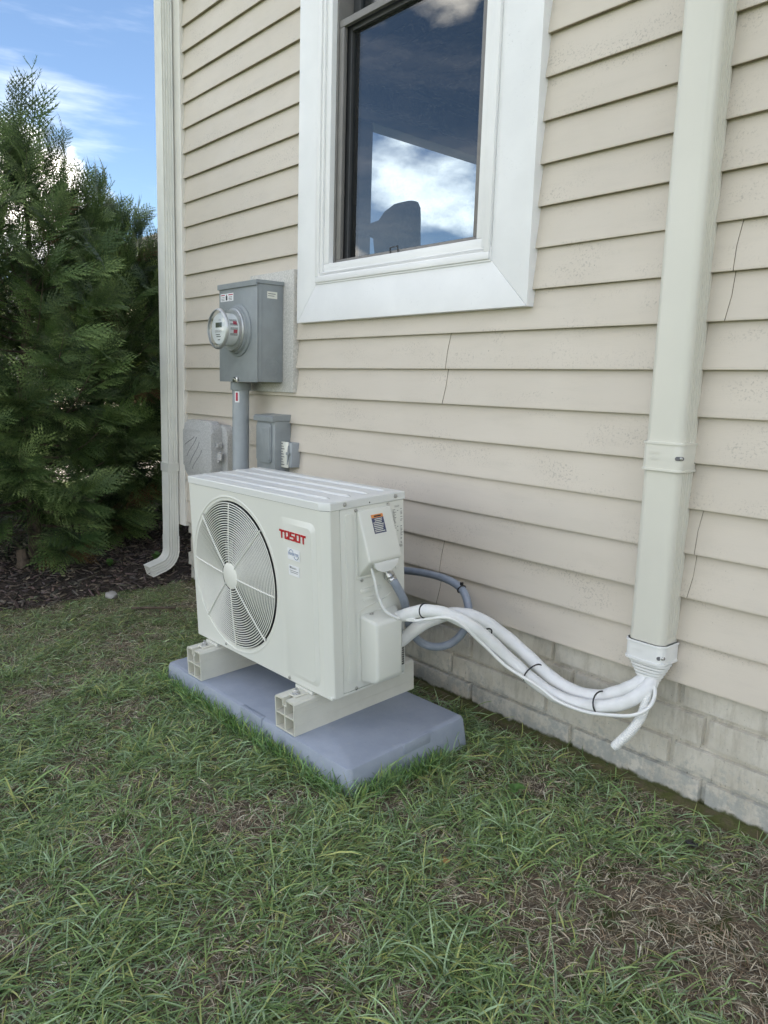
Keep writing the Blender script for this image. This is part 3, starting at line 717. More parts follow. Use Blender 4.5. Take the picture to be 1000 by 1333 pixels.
# ================================================================== REFRIGERANT LINES
# (paths fitted against the photograph with depths falling from the unit to the wall)
pa = [(498, 842, -.37), (520, 835, -.345), (545, 816, -.31), (572, 803, -.26), (597, 799, -.21), (625, 806, -.17), (655, 826, -.125), (685, 852, -.10), (715, 880, -.085), (745, 899, -.08), (778, 907, -.08), (806, 901, -.075), (826, 893, -.066), (838, 885, -.048), (842, 878, -.036)]
pb = [(505, 808, -.40), (530, 800, -.39), (553, 795, -.37), (580, 799, -.33), (607, 811, -.285), (632, 829, -.235), (662, 857, -.175), (692, 884, -.14), (722, 905, -.125), (752, 916, -.12), (782, 920, -.12), (812, 915, -.105), (832, 904, -.085), (845, 893, -.060), (849, 884, -.042)]
for nm, pth, lab in (('insulated_pipe', pa, 'upper white foam wrapped refrigerant pipe curving from unit to wall duct'), ('insulated_pipe', pb, 'lower white foam wrapped refrigerant pipe bound with black ties in front')):
    P = spline([at(*p) for p in pth], 8)
    rr = 0.0195 if pth is pa else 0.0185
    q = BM(); tube(q, P, [rr * (1 + 0.03 * math.sin(i * 0.9)) for i in range(len(P))], 18)
    o = obj(nm, q, 'pipe_wrap', smooth=60); tag(o, lab, 'pipe', 'insulated refrigerant pipes')
cb = [(530, 807, -.40), (543, 808, -.39), (556, 806, -.37), (590, 806, -.33), (628, 838, -.25), (660, 868, -.20), (700, 893, -.165), (725, 912, -.155), (760, 926, -.15), (795, 931, -.14), (825, 931, -.125), (846, 920, -.10), (853, 900, -.07), (846, 882, -.05)]
P = spline([at(*p) for p in cb], 8)
q = BM(); tube(q, P, 0.0048, 8); o = obj('control_cable', q, 'white_plastic', smooth=60); tag(o, 'thin white control cable sagging below the insulated pipes', 'cable')
def ties(cpx, cpy, Y, rx, ang, lab):
    c = at(cpx, cpy, Y); q = BM()
    # ring around the bundle, its axis along the run
    a2 = at(cpx + math.cos(R(ang)) * 10, cpy + math.sin(R(ang)) * 10, Y); ax = (a2 - c).normalized()
    n_ = 20; u1 = ax.cross(Vector((0, 0, 1))).normalized(); u2 = ax.cross(u1).normalized()
    P = [c + u1 * rx[0] * math.cos(k * 2 * math.pi / n_) + u2 * rx[1] * math.sin(k * 2 * math.pi / n_) for k in range(n_)]
    tube(q, P, 0.0022, 6, closed=True)
    o = obj('cable_tie', q, 'black_plastic', smooth=True); tag(o, lab, 'cable tie', 'black cable ties round the pipes')
ties(553, 795, -.37, (.0205, .0205), 5, 'black cable tie nearest the unit, round the upper end of pipe')
ties(632, 827, -.222, (.026, .022), 38, 'second black cable tie from the unit, on the falling run of pipes')
ties(694, 876, -.125, (.040, .028), 38, 'third black cable tie from the unit, before the pipes level out')
ties(783, 915, -.105, (.038, .030), 2, 'black cable tie nearest the wall duct, at the sagging bottom of pipes')
# corrugated condensate hose
P0_ = spline([at(845, 886, -.055), at(843, 905, -.075), at(836, 930, -.095), at(823, 950, -.115), at(799, 973, -.135)], 44)
P = []; rad_ = []
for i, p in enumerate(P0_):
    P.append(p); rad_.append(0.0116 if i % 4 == 0 else 0.0132 if i % 4 == 2 else 0.0127)
rad_[-1] = 0.0108; rad_[-2] = .011; rad_[-3] = .011
q = BM(); tube(q, P, rad_, 14); o = obj('drain_hose', q, 'white_plastic', smooth=50); tag(o, 'short white corrugated drain hose hanging free below the duct cap', 'hose')

# ================================================================== METER, CONDUIT, BOXES
def wall_box(name, x0, x1, y0, y1, z0, z1, mat, parent, bev=0.003):
    q = BM(); box(q, (x0, y0, z0), (x1, y1, z1), bev); return obj(name, q, mat, parent, smooth=35)
mb = empty('mounting_board', (0, 0, 0), 'speckled pale board fixed on the siding behind the electric meter', 'board')
wall_box('board', -2.99, -2.653, -0.020, 0.012, 1.018, 1.512, 'weathered_board', mb, 0.003)
mt = empty('electric_meter', (0, 0, 0), 'grey electric meter box with round glass meter on the wall', 'electric meter')
x0, x1, yf_, yb_, z0, z1 = -3.03, -2.725, -0.145, -0.021, 1.058, 1.452
wall_box('can', x0, x1, yf_ + 0.004, yb_, z0, z1, 'grey_paint', mt, 0.004)
wall_box('front_cover', x0 - 0.002, x1 + 0.001, yf_ - 0.003, yf_ + 0.003, z0 - 0.002, z1 - 0.004, 'grey_paint', mt, 0.002)
q = BM(); prism(q, [(yb_ + 0.0, z1 - 0.001), (yb_, z1 + 0.014), (yf_ - 0.006, z1 + 0.012), (yf_ - 0.010, z1 + 0.010), (yf_ - 0.010, z1 - 0.010), (yf_ - 0.004, z1 - 0.010), (yf_ - .004, z1 - 0.001)], YZ(x0 - 0.005, 0, 0), x1 - x0 + 0.010); obj('hood', q, 'grey_paint', mt)
mcx, mcz = -2.872, 1.268
AX = Matrix(((1, 0, 0, mcx), (0, 0, -1, yf_ - 0.003), (0, 1, 0, mcz), (0, 0, 0, 1)))    # turned about -y
q = BM(); lathe(q, [(0.108, 0.0), (0.107, 0.006), (0.098, 0.010), (0.094, 0.020), (0.090, 0.022), (0.086, 0.016)], AX, 48); obj('socket_ring', q, 'grey_paint', mt, smooth=40)
q = BM(); lathe(q, [(0.089, 0.018), (0.089, 0.027), (0.084, 0.030), (0.084, 0.034)], AX, 48, cap1=True); obj('seal_ring', q, 'steel_dull', mt, smooth=40)
q = BM(); lathe(q, [(0.066, 0.034), (0.066, 0.085), (0.060, 0.091)], AX, 40, cap1=True); body = obj('register', q, 'label_white', mt, smooth=40)
q = BM(); lathe(q, [(0.081, 0.034), (0.080, 0.060), (0.079, 0.085), (0.077, 0.096), (0.071, 0.1005)], AX, 48, cap1=True); obj('glass_dome', q, 'meter_glass', mt, smooth=50)
q = BM(); lathe(q, [(0.0800, 0.088), (0.0825, 0.090), (0.0825, 0.096), (0.0790, 0.1005), (0.0755, 0.1015), (0.0750, 0.0995)], AX, 48); obj('rim', q, 'steel_dull', mt, smooth=50)
FF = XZf(mcx, yf_ - 0.003 - 0.0915, mcz)
quad_prints('display', [(-0.026, 0.026, 0.006, 0.026)], FF, 'lcd', body)
text_obj('display_digits', '02847', 0.036, 0.012, FF @ Matrix.Translation((-0.018, 0.010, 0.0004)), 'ink_black', body)
text_obj('meter_print', 'kWh', 0.018, 0.007, FF @ Matrix.Translation((0.0, 0.032, 0.0002)), 'ink_grey', body)
quad_prints('barcode', [(-0.03 + i * 0.004, -0.0285 + i * 0.004 - (0.0006 if i % 3 else 0), -0.014, -0.004) for i in range(14)], FF @ Matrix.Translation((0, 0, .0002)), 'ink_grey', body)
quad_prints('meter_print', [(-0.024, 0.01, -0.024, -0.021), (-0.02, 0.016, -0.032, -0.029), (-0.008, 0.012, -0.045, -0.042)], FF @ Matrix.Translation((0, 0, .0002)), 'ink_black', body)
quad_prints('yellow_mark', [(-0.053, -0.044, -0.020, 0.014)], FF @ Matrix.Translation((0, 0, -0.0012)), 'meter_yellow', body)
q = BM()
for k, (a, zz, m_) in enumerate(((35, 0.05, 0), (20, 0.05, 0), (5, 0.05, 0), (-15, 0.06, 0))):
    for j in range(3):
        aa = R(a - j * 3); r_ = 0.0666
        p = lambda ang, h: AX @ Vector((r_ * math.cos(ang), r_ * math.sin(ang), h))
        q.faces.new([q.verts.new(v) for v in (p(aa, 0.040), p(aa, 0.074), p(aa - R(1.6), 0.074), p(aa - R(1.6), 0.040))])
obj('side_print', q, 'ink_grey', body)
q = BM()
for a in (28, -2):
    aa = R(a); r_ = 0.0669
    p = lambda ang, h: AX @ Vector((r_ * math.cos(ang), r_ * math.sin(ang), h))
    q.faces.new([q.verts.new(v) for v in (p(aa, 0.042), p(aa, 0.060), p(aa - R(12), 0.060), p(aa - R(12), 0.042))])
obj('red_side_print', q, 'seal_red', body)
wl = XZf(x0 + 0.012, yf_ - 0.0036, 1.392)
quad_prints('warning_label', [(0, 0.108, 0, 0.032)], wl, 'label_white', mt)
quad_prints('warning_print', [(0.004, 0.036, 0.024, 0.028), (0.066, 0.104, 0.024, 0.028)], wl @ Matrix.Translation((0, 0, .0003)), 'seal_red', mt)
quad_prints('warning_symbol', [(0.044, 0.058, 0.004, 0.022), (0.048, 0.054, 0.022, 0.028)] + [(0.006, 0.034, 0.004 + i * 0.006, 0.006 + i * 0.006) for i in range(3)] + [(0.068, 0.098, 0.004 + i * 0.006, 0.006 + i * 0.006) for i in range(3)], wl @ Matrix.Translation((0, 0, .0003)), 'ink_black', mt)
sf = YZ(x1 + 0.0006, 0, 0)
quad_prints('side_sticker', [(-0.100, -0.052, 1.395, 1.422)], sf, 'label_cream', mt)
quad_prints('sticker_print', [(-0.096, -0.06, 1.412, 1.415), (-0.096, -0.066, 1.404, 1.4065)], YZ(x1 + 0.0009, 0, 0), 'ink_grey', mt)
for r_ in (0.038, 0.025, 0.013):   # knockout
    q = BM(); F_ = Matrix.Translation((x1 + 0.0004, -0.074, 1.118)) @ Matrix.Rotation(R(90), 4, 'Y')
    lathe(q, [(r_ + 0.0015, 0.0), (r_ + 0.0008, 0.0010), (r_ - 0.0008, 0.0010), (r_ - 0.0015, 0.0)], F_, 32); obj('knockout', q, 'grey_paint', mt, smooth=True)
q = BM(); box(q, (x1 + 0.0003, yf_ + 0.020, z0 + .002), (x1 + 0.0016, yf_ + 0.0225, z1 - 0.01)); obj('seam', q, 'grey_paint', mt)
q = BM(); box(q, (-2.905, yf_ - 0.012, z0 - 0.004), (-2.868, yf_ - 0.003, z0 + 0.018), 0.002); tube(q, [(-2.893, yf_ - 0.012, z0 + 0.010), (-2.885, yf_ - 0.020, z0 + 0.014), (-2.877, yf_ - 0.014, z0 + 0.004)], 0.002, 6); obj('latch', q, 'steel', mt, smooth=30)

cd = empty('conduit', (-2.95, -0.09, 0), 'grey plastic conduit running down from the electric meter box', 'conduit')
q = BM(); tube(q, [(0, 0, -0.05), (0, 0, 1.035)], 0.0365, 28); obj('pipe', q, 'grey_pvc', cd, smooth=50)
q = BM(); lathe(q, [(0.044, 1.020), (0.0445, 1.022), (0.0445, 1.054), (0.040, 1.0555)], Matrix(), 28, cap0=True, cap1=True); obj('collar', q, 'grey_paint', cd, smooth=40)
q = BM()
for k in range(4):
    a0, a1 = R(-72 + k * 8), R(-64 + k * 8)
    q.faces.new([q.verts.new((0.0372 * math.cos(a), 0.0372 * math.sin(a), z_)) for a, z_ in ((a0, 0.968), (a1, 0.968), (a1, 1.015), (a0, 1.015))])
st_ = obj('sticker', q, 'label_white', cd)
q = BM()
for k in range(2):
    a0, a1 = R(-66 + k * 8), R(-58 + k * 8)
    q.faces.new([q.verts.new((0.0376 * math.cos(a), 0.0376 * math.sin(a), z_)) for a, z_ in ((a0, 0.974), (a1, 0.974), (a1, 1.010), (a0, 1.010))])
obj('sticker_print', q, 'seal_red', st_)

dc = empty('disconnect_box', (0, 0, 0), 'grey metal electrical disconnect box with embossed lid right of the conduit', 'electrical box')
wall_box('body', -2.842, -2.700, -0.074, 0.006, 0.640, 0.900, 'grey_paint', dc, 0.003)
q = BM(); prism(q, [(0.006, 0.900), (0.006, 0.925), (-0.080, 0.921), (-0.088, 0.914), (-0.088, 0.896), (-0.075, 0.896), (-.075, 0.9005)], YZ(-2.848, 0, 0), 0.153); obj('cap', q, 'grey_paint', dc)
q = BM(); prism(q, rrect(-2.836, -2.722, 0.720, 0.888, 0.014), XZf(0, -0.073, 0), 0.008, 0.003); lid = obj('lid', q, 'grey_paint', dc, smooth=35)
q = BM(); prism(q, [(-2.785, 0.866), (-2.728, 0.872), (-2.726, 0.735), (-2.735, 0.73)], XZf(0, -0.081, 0), 0.004, 0.002); obj('embossing', q, 'grey_paint', lid, smooth=35)

nb = empty('telecom_box', (0, 0, 0), 'weathered speckled grey telephone box with rounded cover near the corner', 'utility box')
q = BM(); prism(q, rrect(-3.490, -3.165, 0.600, 0.852, 0.055, 7), XZf(0, 0.008, 0), 0.043, 0.004); obj('base', q, 'weathered_grey_plastic', nb, smooth=35)
q = BM(); prism(q, rrect(-3.505, -3.215, 0.590, 0.868, 0.055, 7), XZf(0, -0.0355, 0), 0.056, 0.014); cv = obj('cover', q, 'weathered_grey_plastic', nb, smooth=40)
q = BM(); prism(q, rrect(-3.490, -3.330, 0.812, 0.822, 0.004, 2), XZf(0, -0.0912, 0), 0.0015, 0); obj('moulding', q, 'weathered_grey_plastic', cv)
for k, (xo, zc_, hg) in enumerate(((-3.435, 0.765, 0.05), (-3.412, 0.738, 0.10), (-3.384, 0.708, 0.12), (-3.358, 0.680, 0.10))):
    P = [(xo + 0.030 * math.sin(R(t)) + 0.020 * (t / 90), -0.0912, zc_ + hg / 2 * (t / 90)) for t in range(-90, 91, 20)]
    q = BM(); tube(q, P, 0.0017, 5); obj('groove', q, 'ink_grey', cv)
q = BM(); box(q, (-3.214, -0.070, 0.748), (-3.196, -0.045, 0.768), 0.002); box(q, (-3.214, -0.066, 0.690), (-3.172, -0.058, 0.720), 0.002); tube(q, [(-3.20, -0.062, 0.72), (-3.172, -0.062, 0.728)], 0.005, 8)
lathe(q, [(0.010, 0), (0.010, 0.005), (0.006, 0.005), (0.006, 0)], Matrix.Translation((-3.190, -0.066, 0.688)) @ Matrix.Rotation(R(90), 4, 'X'), 14)
obj('hasp', q, 'weathered_grey_plastic', nb, smooth=35)

tb = empty('grounding_block', (0, 0, 0), 'small clear box with white printed label on the siding beside disconnect', 'utility box')
wall_box('body', -2.708, -2.632, -0.0365, 0.008, 0.708, 0.812, 'grey_pvc', tb, 0.004)
wall_box('label_plate', -2.716, -2.650, -0.042, -0.037, 0.706, 0.814, 'label_cream', tb, 0.001)
FL = XZf(-2.716, -0.0424, 0.706)
quad_prints('plate_print', [(0.006, 0.040 - (i % 3) * 0.006, 0.010 + i * 0.011, 0.014 + i * 0.011 - (0.001 if i % 2 else 0)) for i in range(9)], FL, 'ink_grey', tb)
q = BM(); tube(q, [(-2.652, -0.038, 0.80), (-2.650, -0.042, 0.765), (-2.655, -0.040, 0.72)], 0.004, 8); box(q, (-2.662, -0.046, 0.760), (-2.640, -0.036, 0.772), 0.002); obj('terminal', q, 'grey_paint', tb, smooth=35)

# ================================================================== AC PAD / BEAMS / UNIT  (one local frame, slightly tilted on the lawn)
UO = Vector((-1.42915398, -0.66304643, 0.07125084))
UR = Euler((0.05328, -0.00640553, 0.02116452), 'XYZ').to_matrix()
UM = Matrix.Translation(UO) @ UR.to_4x4()
pad = empty('equipment_pad', None, 'blue grey moulded plastic equipment pad lying on the grass under the unit', 'pad', mat4=UM)
q = BM()
def pad_outline(ins): return rrect(-1.012 + ins, 0.004 - ins, -0.006 + ins, 0.446 - ins, 0.018, 4)
lv = [(-0.13, -0.010), (-0.055, -0.004), (-0.012, 0.0), (-0.004, 0.003), (0.0, 0.011)]
rg = [[q.verts.new((x, y, z_)) for x, y in pad_outline(i_)] for z_, i_ in lv]
for A, B in zip(rg, rg[1:]):
    for k in range(len(A)): q.faces.new((A[k], A[(k + 1) % len(A)], B[(k + 1) % len(A)], B[k]))
q.faces.new(rg[-1]); q.faces.new(rg[0][::-1])
obj('slab', q, 'pad_plastic', pad, smooth=30)
# moulded hand grips in the rim
for lo, hi in (((-0.52, -0.0095, -0.030), (-0.40, 0.010, -0.0005)), ((0.0, 0.19, -0.030), (0.0075, 0.295, -0.0005))):
    q = BM(); box(q, lo, (hi[0], hi[1], 0.0015), 0.003); obj('rim_tab', q, 'pad_plastic', pad, smooth=35)

def beam(xa, xb, lab):
    t = empty('mounting_beam', None, lab, 'mounting beam', 'plastic beams under the unit', UM)
    wl_ = 0.0042; w = xb - xa; H_ = 0.099; y0, y1 = -0.001, 0.469
    # hollow profile: outer shell and a cross web, with a T slot on top
    q = BM()
    box(q, (xa, y0, 0), (xb, y1, wl_)); box(q, (xa, y0, wl_), (xa + wl_, y1, H_ - 0.006)); box(q, (xb - wl_, y0, wl_), (xb, y1, H_ - 0.006))
    box(q, (xa + wl_, y0, H_ * 0.47), (xb - wl_, y1, H_ * 0.47 + wl_))
    mid = (xa + xb) / 2
    box(q, (mid - wl_ / 2, y0, wl_), (mid + wl_ / 2, y1, H_ * 0.47)); box(q, (mid - wl_ / 2, y0, H_ * 0.47 + wl_), (mid + wl_ / 2, y1, H_ - 0.022))
    for s_ in (-1, 1):
        e_ = xa if s_ < 0 else xb
        prism(q, [(e_, H_ - 0.006), (e_ - s_ * -0.0, H_ - 0.006), (e_ - s_ * 0.006, H_), (mid + s_ * 0.009, H_), (mid + s_ * 0.009, H_ - 0.004), (e_ - s_ * 0.0042, H_ - 0.0062)][1:], XZ(0, y0, 0), y1 - y0)
        box(q, (mid + s_ * 0.009 - 0.0015, y0, H_ - 0.019), (mid + s_ * 0.009 + 0.0015, y1, H_ - 0.004))
    box(q, (mid - 0.0105, y0, H_ - 0.022), (mid + 0.0105, y1, H_ - 0.019))
    obj('rail', q, 'beam_plastic', t)
    for zz in (0.030, 0.066, 0.082):
        q = BM(); box(q, (xb + 0.0001, y0 + .001, zz), (xb + 0.0011, y1 - .001, zz + 0.0018)); obj('side_line', q, 'beam_plastic', t)
    q = BM(); yb0 = 0.055
    box(q, (mid - 0.020, yb0 - 0.03, H_ + 0.0005), (mid + 0.020, yb0 + 0.02, H_ + 0.004), 0.0015)
    ft = obj('foot_plate', q, 'beam_plastic', t)
    q = BM(); F_ = Matrix.Translation((mid, yb0 - 0.012, H_ + 0.004))
    lathe(q, [(0.013, 0), (0.013, 0.002)], F_, 24, cap1=True); lathe(q, [(0.009, 0.002), (0.009, 0.009), (0.0075, 0.0105)], F_, 6, cap1=True); lathe(q, [(0.0045, 0.010), (0.0045, 0.016), (0.0035, 0.017)], F_, 12, cap1=True)
    obj('bolt', q, 'steel', t, smooth=35)
    return t
beam(-0.862, -0.772, 'hollow cream plastic mounting beam under the fan end of the unit, left one')
beam(-0.334, -0.240, 'hollow cream plastic mounting beam under the pipe end of the unit, right one')

ac = empty('heat_pump_unit', None, 'off white outdoor heat pump unit with round fan grille and red lettering', 'outdoor unit', mat4=UM)
ux0, ux1, uxc, uyf, uyb, uyc, uzb, uzt, uzs = -0.9107, -0.1602, -0.1915, 0.0718, 0.3554, 0.0860, 0.1125, 0.6715, 0.6485
FCX, FCZ, FR = -0.6525, 0.376, 0.238
# front panel with fan opening
q = BM()
zt_, zb_ = uzs - 0.0012, uzb
cor = [math.atan2(z - FCZ, x - FCX) for x in (ux0, uxc) for z in (zb_, zt_)]
angs = sorted(set([k * 2 * math.pi / 96 - math.pi for k in range(96)] + cor))
def edge_pt(a):
    c, s_ = math.cos(a), math.sin(a); t_ = 1e9
    if c > 1e-9: t_ = min(t_, (uxc - FCX) / c)
    if c < -1e-9: t_ = min(t_, (ux0 - FCX) / c)
    if s_ > 1e-9: t_ = min(t_, (zt_ - FCZ) / s_)
    if s_ < -1e-9: t_ = min(t_, (zb_ - FCZ) / s_)
    return t_
prof = [(FR - 0.002, 0.055), (FR - 0.001, 0.010), (FR + 0.001, 0.004), (FR + 0.004, 0.0015), (FR + 0.011, 0.0012), (FR + 0.0135, -0.0012), (FR + 0.0165, -0.0012), (FR + 0.0195, 0.0)]
rgs = []
for r_, d_ in prof:
    rgs.append([q.verts.new((FCX + math.cos(a) * min(r_, edge_pt(a) - 0.0006 * (1 + len(prof) - prof.index((r_, d_)))), uyf + d_, FCZ + math.sin(a) * min(r_, edge_pt(a) - 0.0006 * (1 + len(prof) - prof.index((r_, d_)))))) for a in angs])
rgs.append([q.verts.new((FCX + math.cos(a) * edge_pt(a), uyf, FCZ + math.sin(a) * edge_pt(a))) for a in angs])
na = len(angs)
for A, B in zip(rgs, rgs[1:]):
    for k in range(na): q.faces.new((A[k], A[(k + 1) % na], B[(k + 1) % na], B[k]))
# corner facet, return to the side seam, left return
def strip(p, qq): 
    v = [q.verts.new((x, y, z)) for x, y, z in ((p[0], p[1], zb_), (qq[0], qq[1], zb_), (qq[0], qq[1], zt_), (p[0], p[1], zt_))]; q.faces.new(v)
strip((uxc, uyf), (uxc + 0.004, uyf + 0.0006)); strip((uxc + 0.004, uyf + 0.0006), (ux1 - 0.003, uyc - 0.003)); strip((ux1 - 0.003, uyc - 0.003), (ux1, uyc)); strip((ux1, uyc), (ux1, 0.116)); strip((ux1, 0.116), (ux1 - 0.006, 0.1165))
strip((ux0, uyf), (ux0 - 0.0, 0.16))
v = [q.verts.new(p) for p in ((ux0, uyf, zb_), (uxc, uyf, zb_), (ux1, uyc, zb_), (ux1, 0.116, zb_), (ux0, 0.116, zb_))]; q.faces.new(v)
fp = obj('front_panel', q, 'ac_body', ac, smooth=14)
# raised panel carrying the badge: wedge that grows to the right
q = BM()
px0, px1, pz0, pz1 = -0.388, -0.2085, 0.133, 0.608
def pl_h(x): return 0.0075 * min(1, max(0.03, (x - px0) / 0.07))
outp = rrect(px0, px1, pz0, pz1, 0.024, 6); inp = rrect(px0 + 0.012, px1 - 0.013, pz0 + 0.013, pz1 - 0.016, 0.018, 6)
A = [q.verts.new((x, uyf - 0.0002, z)) for x, z in outp]; B = [q.verts.new((x, uyf - 0.0002 - 0.0085, z)) for x, z in inp]
for k in range(len(A)): q.faces.new((A[k], A[(k + 1) % len(A)], B[(k + 1) % len(A)], B[k]))
q.faces.new(B)
for v in q.verts:
    if v.co.y < uyf - 0.001: v.co.y = uyf - 0.0004 - 0.0072 * min(1.0, max(0.04, (v.co.x - px0) / (px1 - px0) * 1.05))
bmesh.ops.triangulate(q, faces=[f for f in q.faces if len(f.verts) > 4])
rp = obj('badge_panel', q, 'ac_body', fp, smooth=12)
def rp_y(x): return uyf - 0.0008 - 0.0072 * min(1.0, max(0.04, (x - px0) / (px1 - px0) * 1.05))
# frame lying on the slanted face
sl = (rp_y(-0.24) - rp_y(-0.38)) / 0.14
def face_frame(x, z, off=0.0006):
    ex = Vector((1, sl, 0)).normalized(); ez = Vector((0, 0, 1)); ny = ex.cross(ez)
    p = Vector((x, rp_y(x) - off, z))
    return Matrix(((ex.x, ez.x, ny.x, p.x), (ex.y, ez.y, ny.y, p.y), (ex.z, ez.z, ny.z, p.z), (0, 0, 0, 1)))
# lettering TOSOT in squared strokes
LW, LH, TK, GP = 0.0242, 0.0250, 0.0058, 0.0034
letters = []
def L_T(x): return [(x, x + LW, LH - TK, LH), (x + LW / 2 - TK / 2, x + LW / 2 + TK / 2, 0, LH - TK)]
def L_O(x): return [(x, x + LW, LH - TK * .8, LH), (x, x + LW, 0, TK * .8), (x, x + TK, TK * .8, LH - TK * .8), (x + LW - TK, x + LW, TK * .8, LH - TK * .8)]
def L_S(x): return [(x, x + LW, LH - TK * .8, LH), (x, x + TK, LH / 2, LH - TK * .8), (x, x + LW, LH / 2 - TK * .4, LH / 2 + TK * .4), (x + LW - TK, x + LW, TK * .8, LH / 2 - TK * .4), (x, x + LW, 0, TK * .8)]
logo_f = face_frame(-0.3805, 0.5455)
for i, fn in enumerate((L_T, L_O, L_S, L_O, L_T)):
    rc = fn(i * (LW + GP))
    if i == 1: rc = rc + [(i * (LW + GP) + LW * 0.45, i * (LW + GP) + LW * 0.8, TK * 0.8, TK * 1.5)]
    q = BM()
    for a_, b_, c_, d_ in rc: box(q, (a_, c_, 0), (b_, d_, 0.0010))
    q.transform(logo_f); obj('letter', q, 'logo_red', fp)
# INVERTER sticker and a second one
sf_ = face_frame(-0.3400, 0.4895); q = BM(); box(q, (0, 0, 0), (0.062, 0.033, 0.0004)); q.transform(sf_); s1 = obj('sticker', q, 'label_white', fp); s1['label'] = 'white sticker reading INVERTER with blue and green arcs'
text_obj('sticker_lettering', 'INVERTER', 0.052, 0.0085, sf_ @ Matrix.Translation((0.005, 0.013, 0.0008)), 'logo_blue', s1)
for a0, a1, cx_, cy_, mt_ in ((25, 175, 0.019, 0.0185, 'logo_blue'), (200, 350, 0.044, 0.0150, 'logo_blue'), (305, 352, 0.044, 0.0150, 'weed_leaf')):
    q = BM(); nn = 14
    for k in range(nn):
        t0, t1 = R(a0 + (a1 - a0) * k / nn), R(a0 + (a1 - a0) * (k + 1) / nn); w0 = 0.0009; r_ = 0.0115
        q.faces.new([q.verts.new((cx_ + rr * math.cos(t_), cy_ + rr * 0.95 * math.sin(t_), 0.0008 if mt_ == 'logo_blue' else 0.0011)) for rr, t_ in ((r_ - w0, t0), (r_ + w0, t0), (r_ + w0, t1), (r_ - w0, t1))])
    q.transform(sf_); obj('arc', q, mt_, s1)
sg = face_frame(-0.3370, 0.4435); q = BM(); box(q, (0, 0, 0), (0.054, 0.030, 0.0004)); q.transform(sg); s2 = obj('sticker', q, 'label_white', fp)
text_obj('sticker_lettering', 'Element', 0.028, 0.006, sg @ Matrix.Translation((0.012, 0.020, 0.0008)), 'ink_black', s2)
quad_prints('sticker_print', [(0.005, 0.049, 0.0135, 0.0150), (0.008, 0.046, 0.0085, 0.0100), (0.006, 0.010, 0.020, 0.027)], sg @ Matrix.Translation((0, 0, .0008)), 'ink_grey', s2)
# front screws
for x, z in ((-0.505, 0.5445), (-0.821, 0.549), (-0.484, 0.2075), (-0.820, 0.213), (-0.721, 0.127), (-0.3595, 0.1205)):
    q = BM(); screw(q, XZf(x, uyf - 0.0006, z), 0.0038); obj('screw', q, 'steel', ac, smooth=35)
# grille
def gy(r): return uyf - 0.002 - 0.010 * (1 - (r / FR) ** 2)
gr = obj('fan_grille', (lambda q_: (lathe(q_, [(0.0435, 0.0), (0.0435, 0.004), (0.039, 0.0065), (0.0, 0.0075)][:3], XZf(FCX, gy(0.0) + 0.004, FCZ), 40, cap1=True), q_)[-1])(BM()), 'ac_grille', ac, smooth=35)
gr.name = 'fan_grille'
def ring_bm(r, y, wr, n=72, k=6):
    q_ = BM(); tube(q_, [(FCX + r * math.cos(i * 2 * math.pi / n), y, FCZ + r * math.sin(i * 2 * math.pi / n)) for i in range(n)], wr, k, closed=True); return q_
for i in range(25):
    r = 0.0505 + i * (FR - 0.004 - 0.0505) / 24
    obj('grille_ring', ring_bm(r, gy(r), 0.0019), 'ac_grille', gr, smooth=True)
for k in range(8):
    a = R(45 * k - (5 if k in (0, 4) else 0)); q = BM()
    tube(q, [(FCX + r * math.cos(a), gy(r) - 0.0022, FCZ + r * math.sin(a)) for r in np.linspace(0.040, FR + (0.006 if k % 2 else -0.002), 8)], 0.0021, 8); obj('grille_spoke', q, 'ac_grille', gr, smooth=True)
# shroud, fan, coil
q = BM(); lathe(q, [(FR - 0.002, -0.004), (FR - 0.004, -0.06), (FR - 0.002, -0.11)], XZf(FCX, uyf, FCZ), 64); obj('shroud', q, 'ac_dark', ac, smooth=True)
q = BM(); box(q, (ux0 + 0.01, 0.22, uzb + 0.01), (-0.40, 0.226, uzs - 0.01)); coil = obj('coil', q, 'fin_metal', ac)
fan = obj('fan', (lambda q_: (lathe(q_, [(0.0, 0.0), (0.055, 0.0), (0.055, 0.06), (0.045, 0.065)][1:], XZf(FCX, uyf + 0.115, FCZ), 32, cap0=True, cap1=True), q_)[-1])(BM()), 'fan_plastic', ac, smooth=35)
for k in range(3):
    q = BM(); g2_ = []
    for i in range(9):
        r = 0.052 + (FR - 0.010 - 0.052) * i / 8; row = []
        for j in range(7):
            v_ = j / 6; a = R(100 + 120 * k + (v_ - 0.5) * (72 - 10 * math.sin(i / 8 * 3.1)) + i * 4)
            row.append(q.verts.new((FCX + r * math.cos(a), uyf + 0.060 + 0.05 * v_ + 0.008 * math.sin(v_ * 3.1), FCZ + r * math.sin(a))))
        g2_.append(row)
    for i in range(8):
        for j in range(6): q.faces.new((g2_[i][j], g2_[i + 1][j], g2_[i + 1][j + 1], g2_[i][j + 1]))
    obj('fan_blade', q, 'fan_plastic', fan, smooth=True)
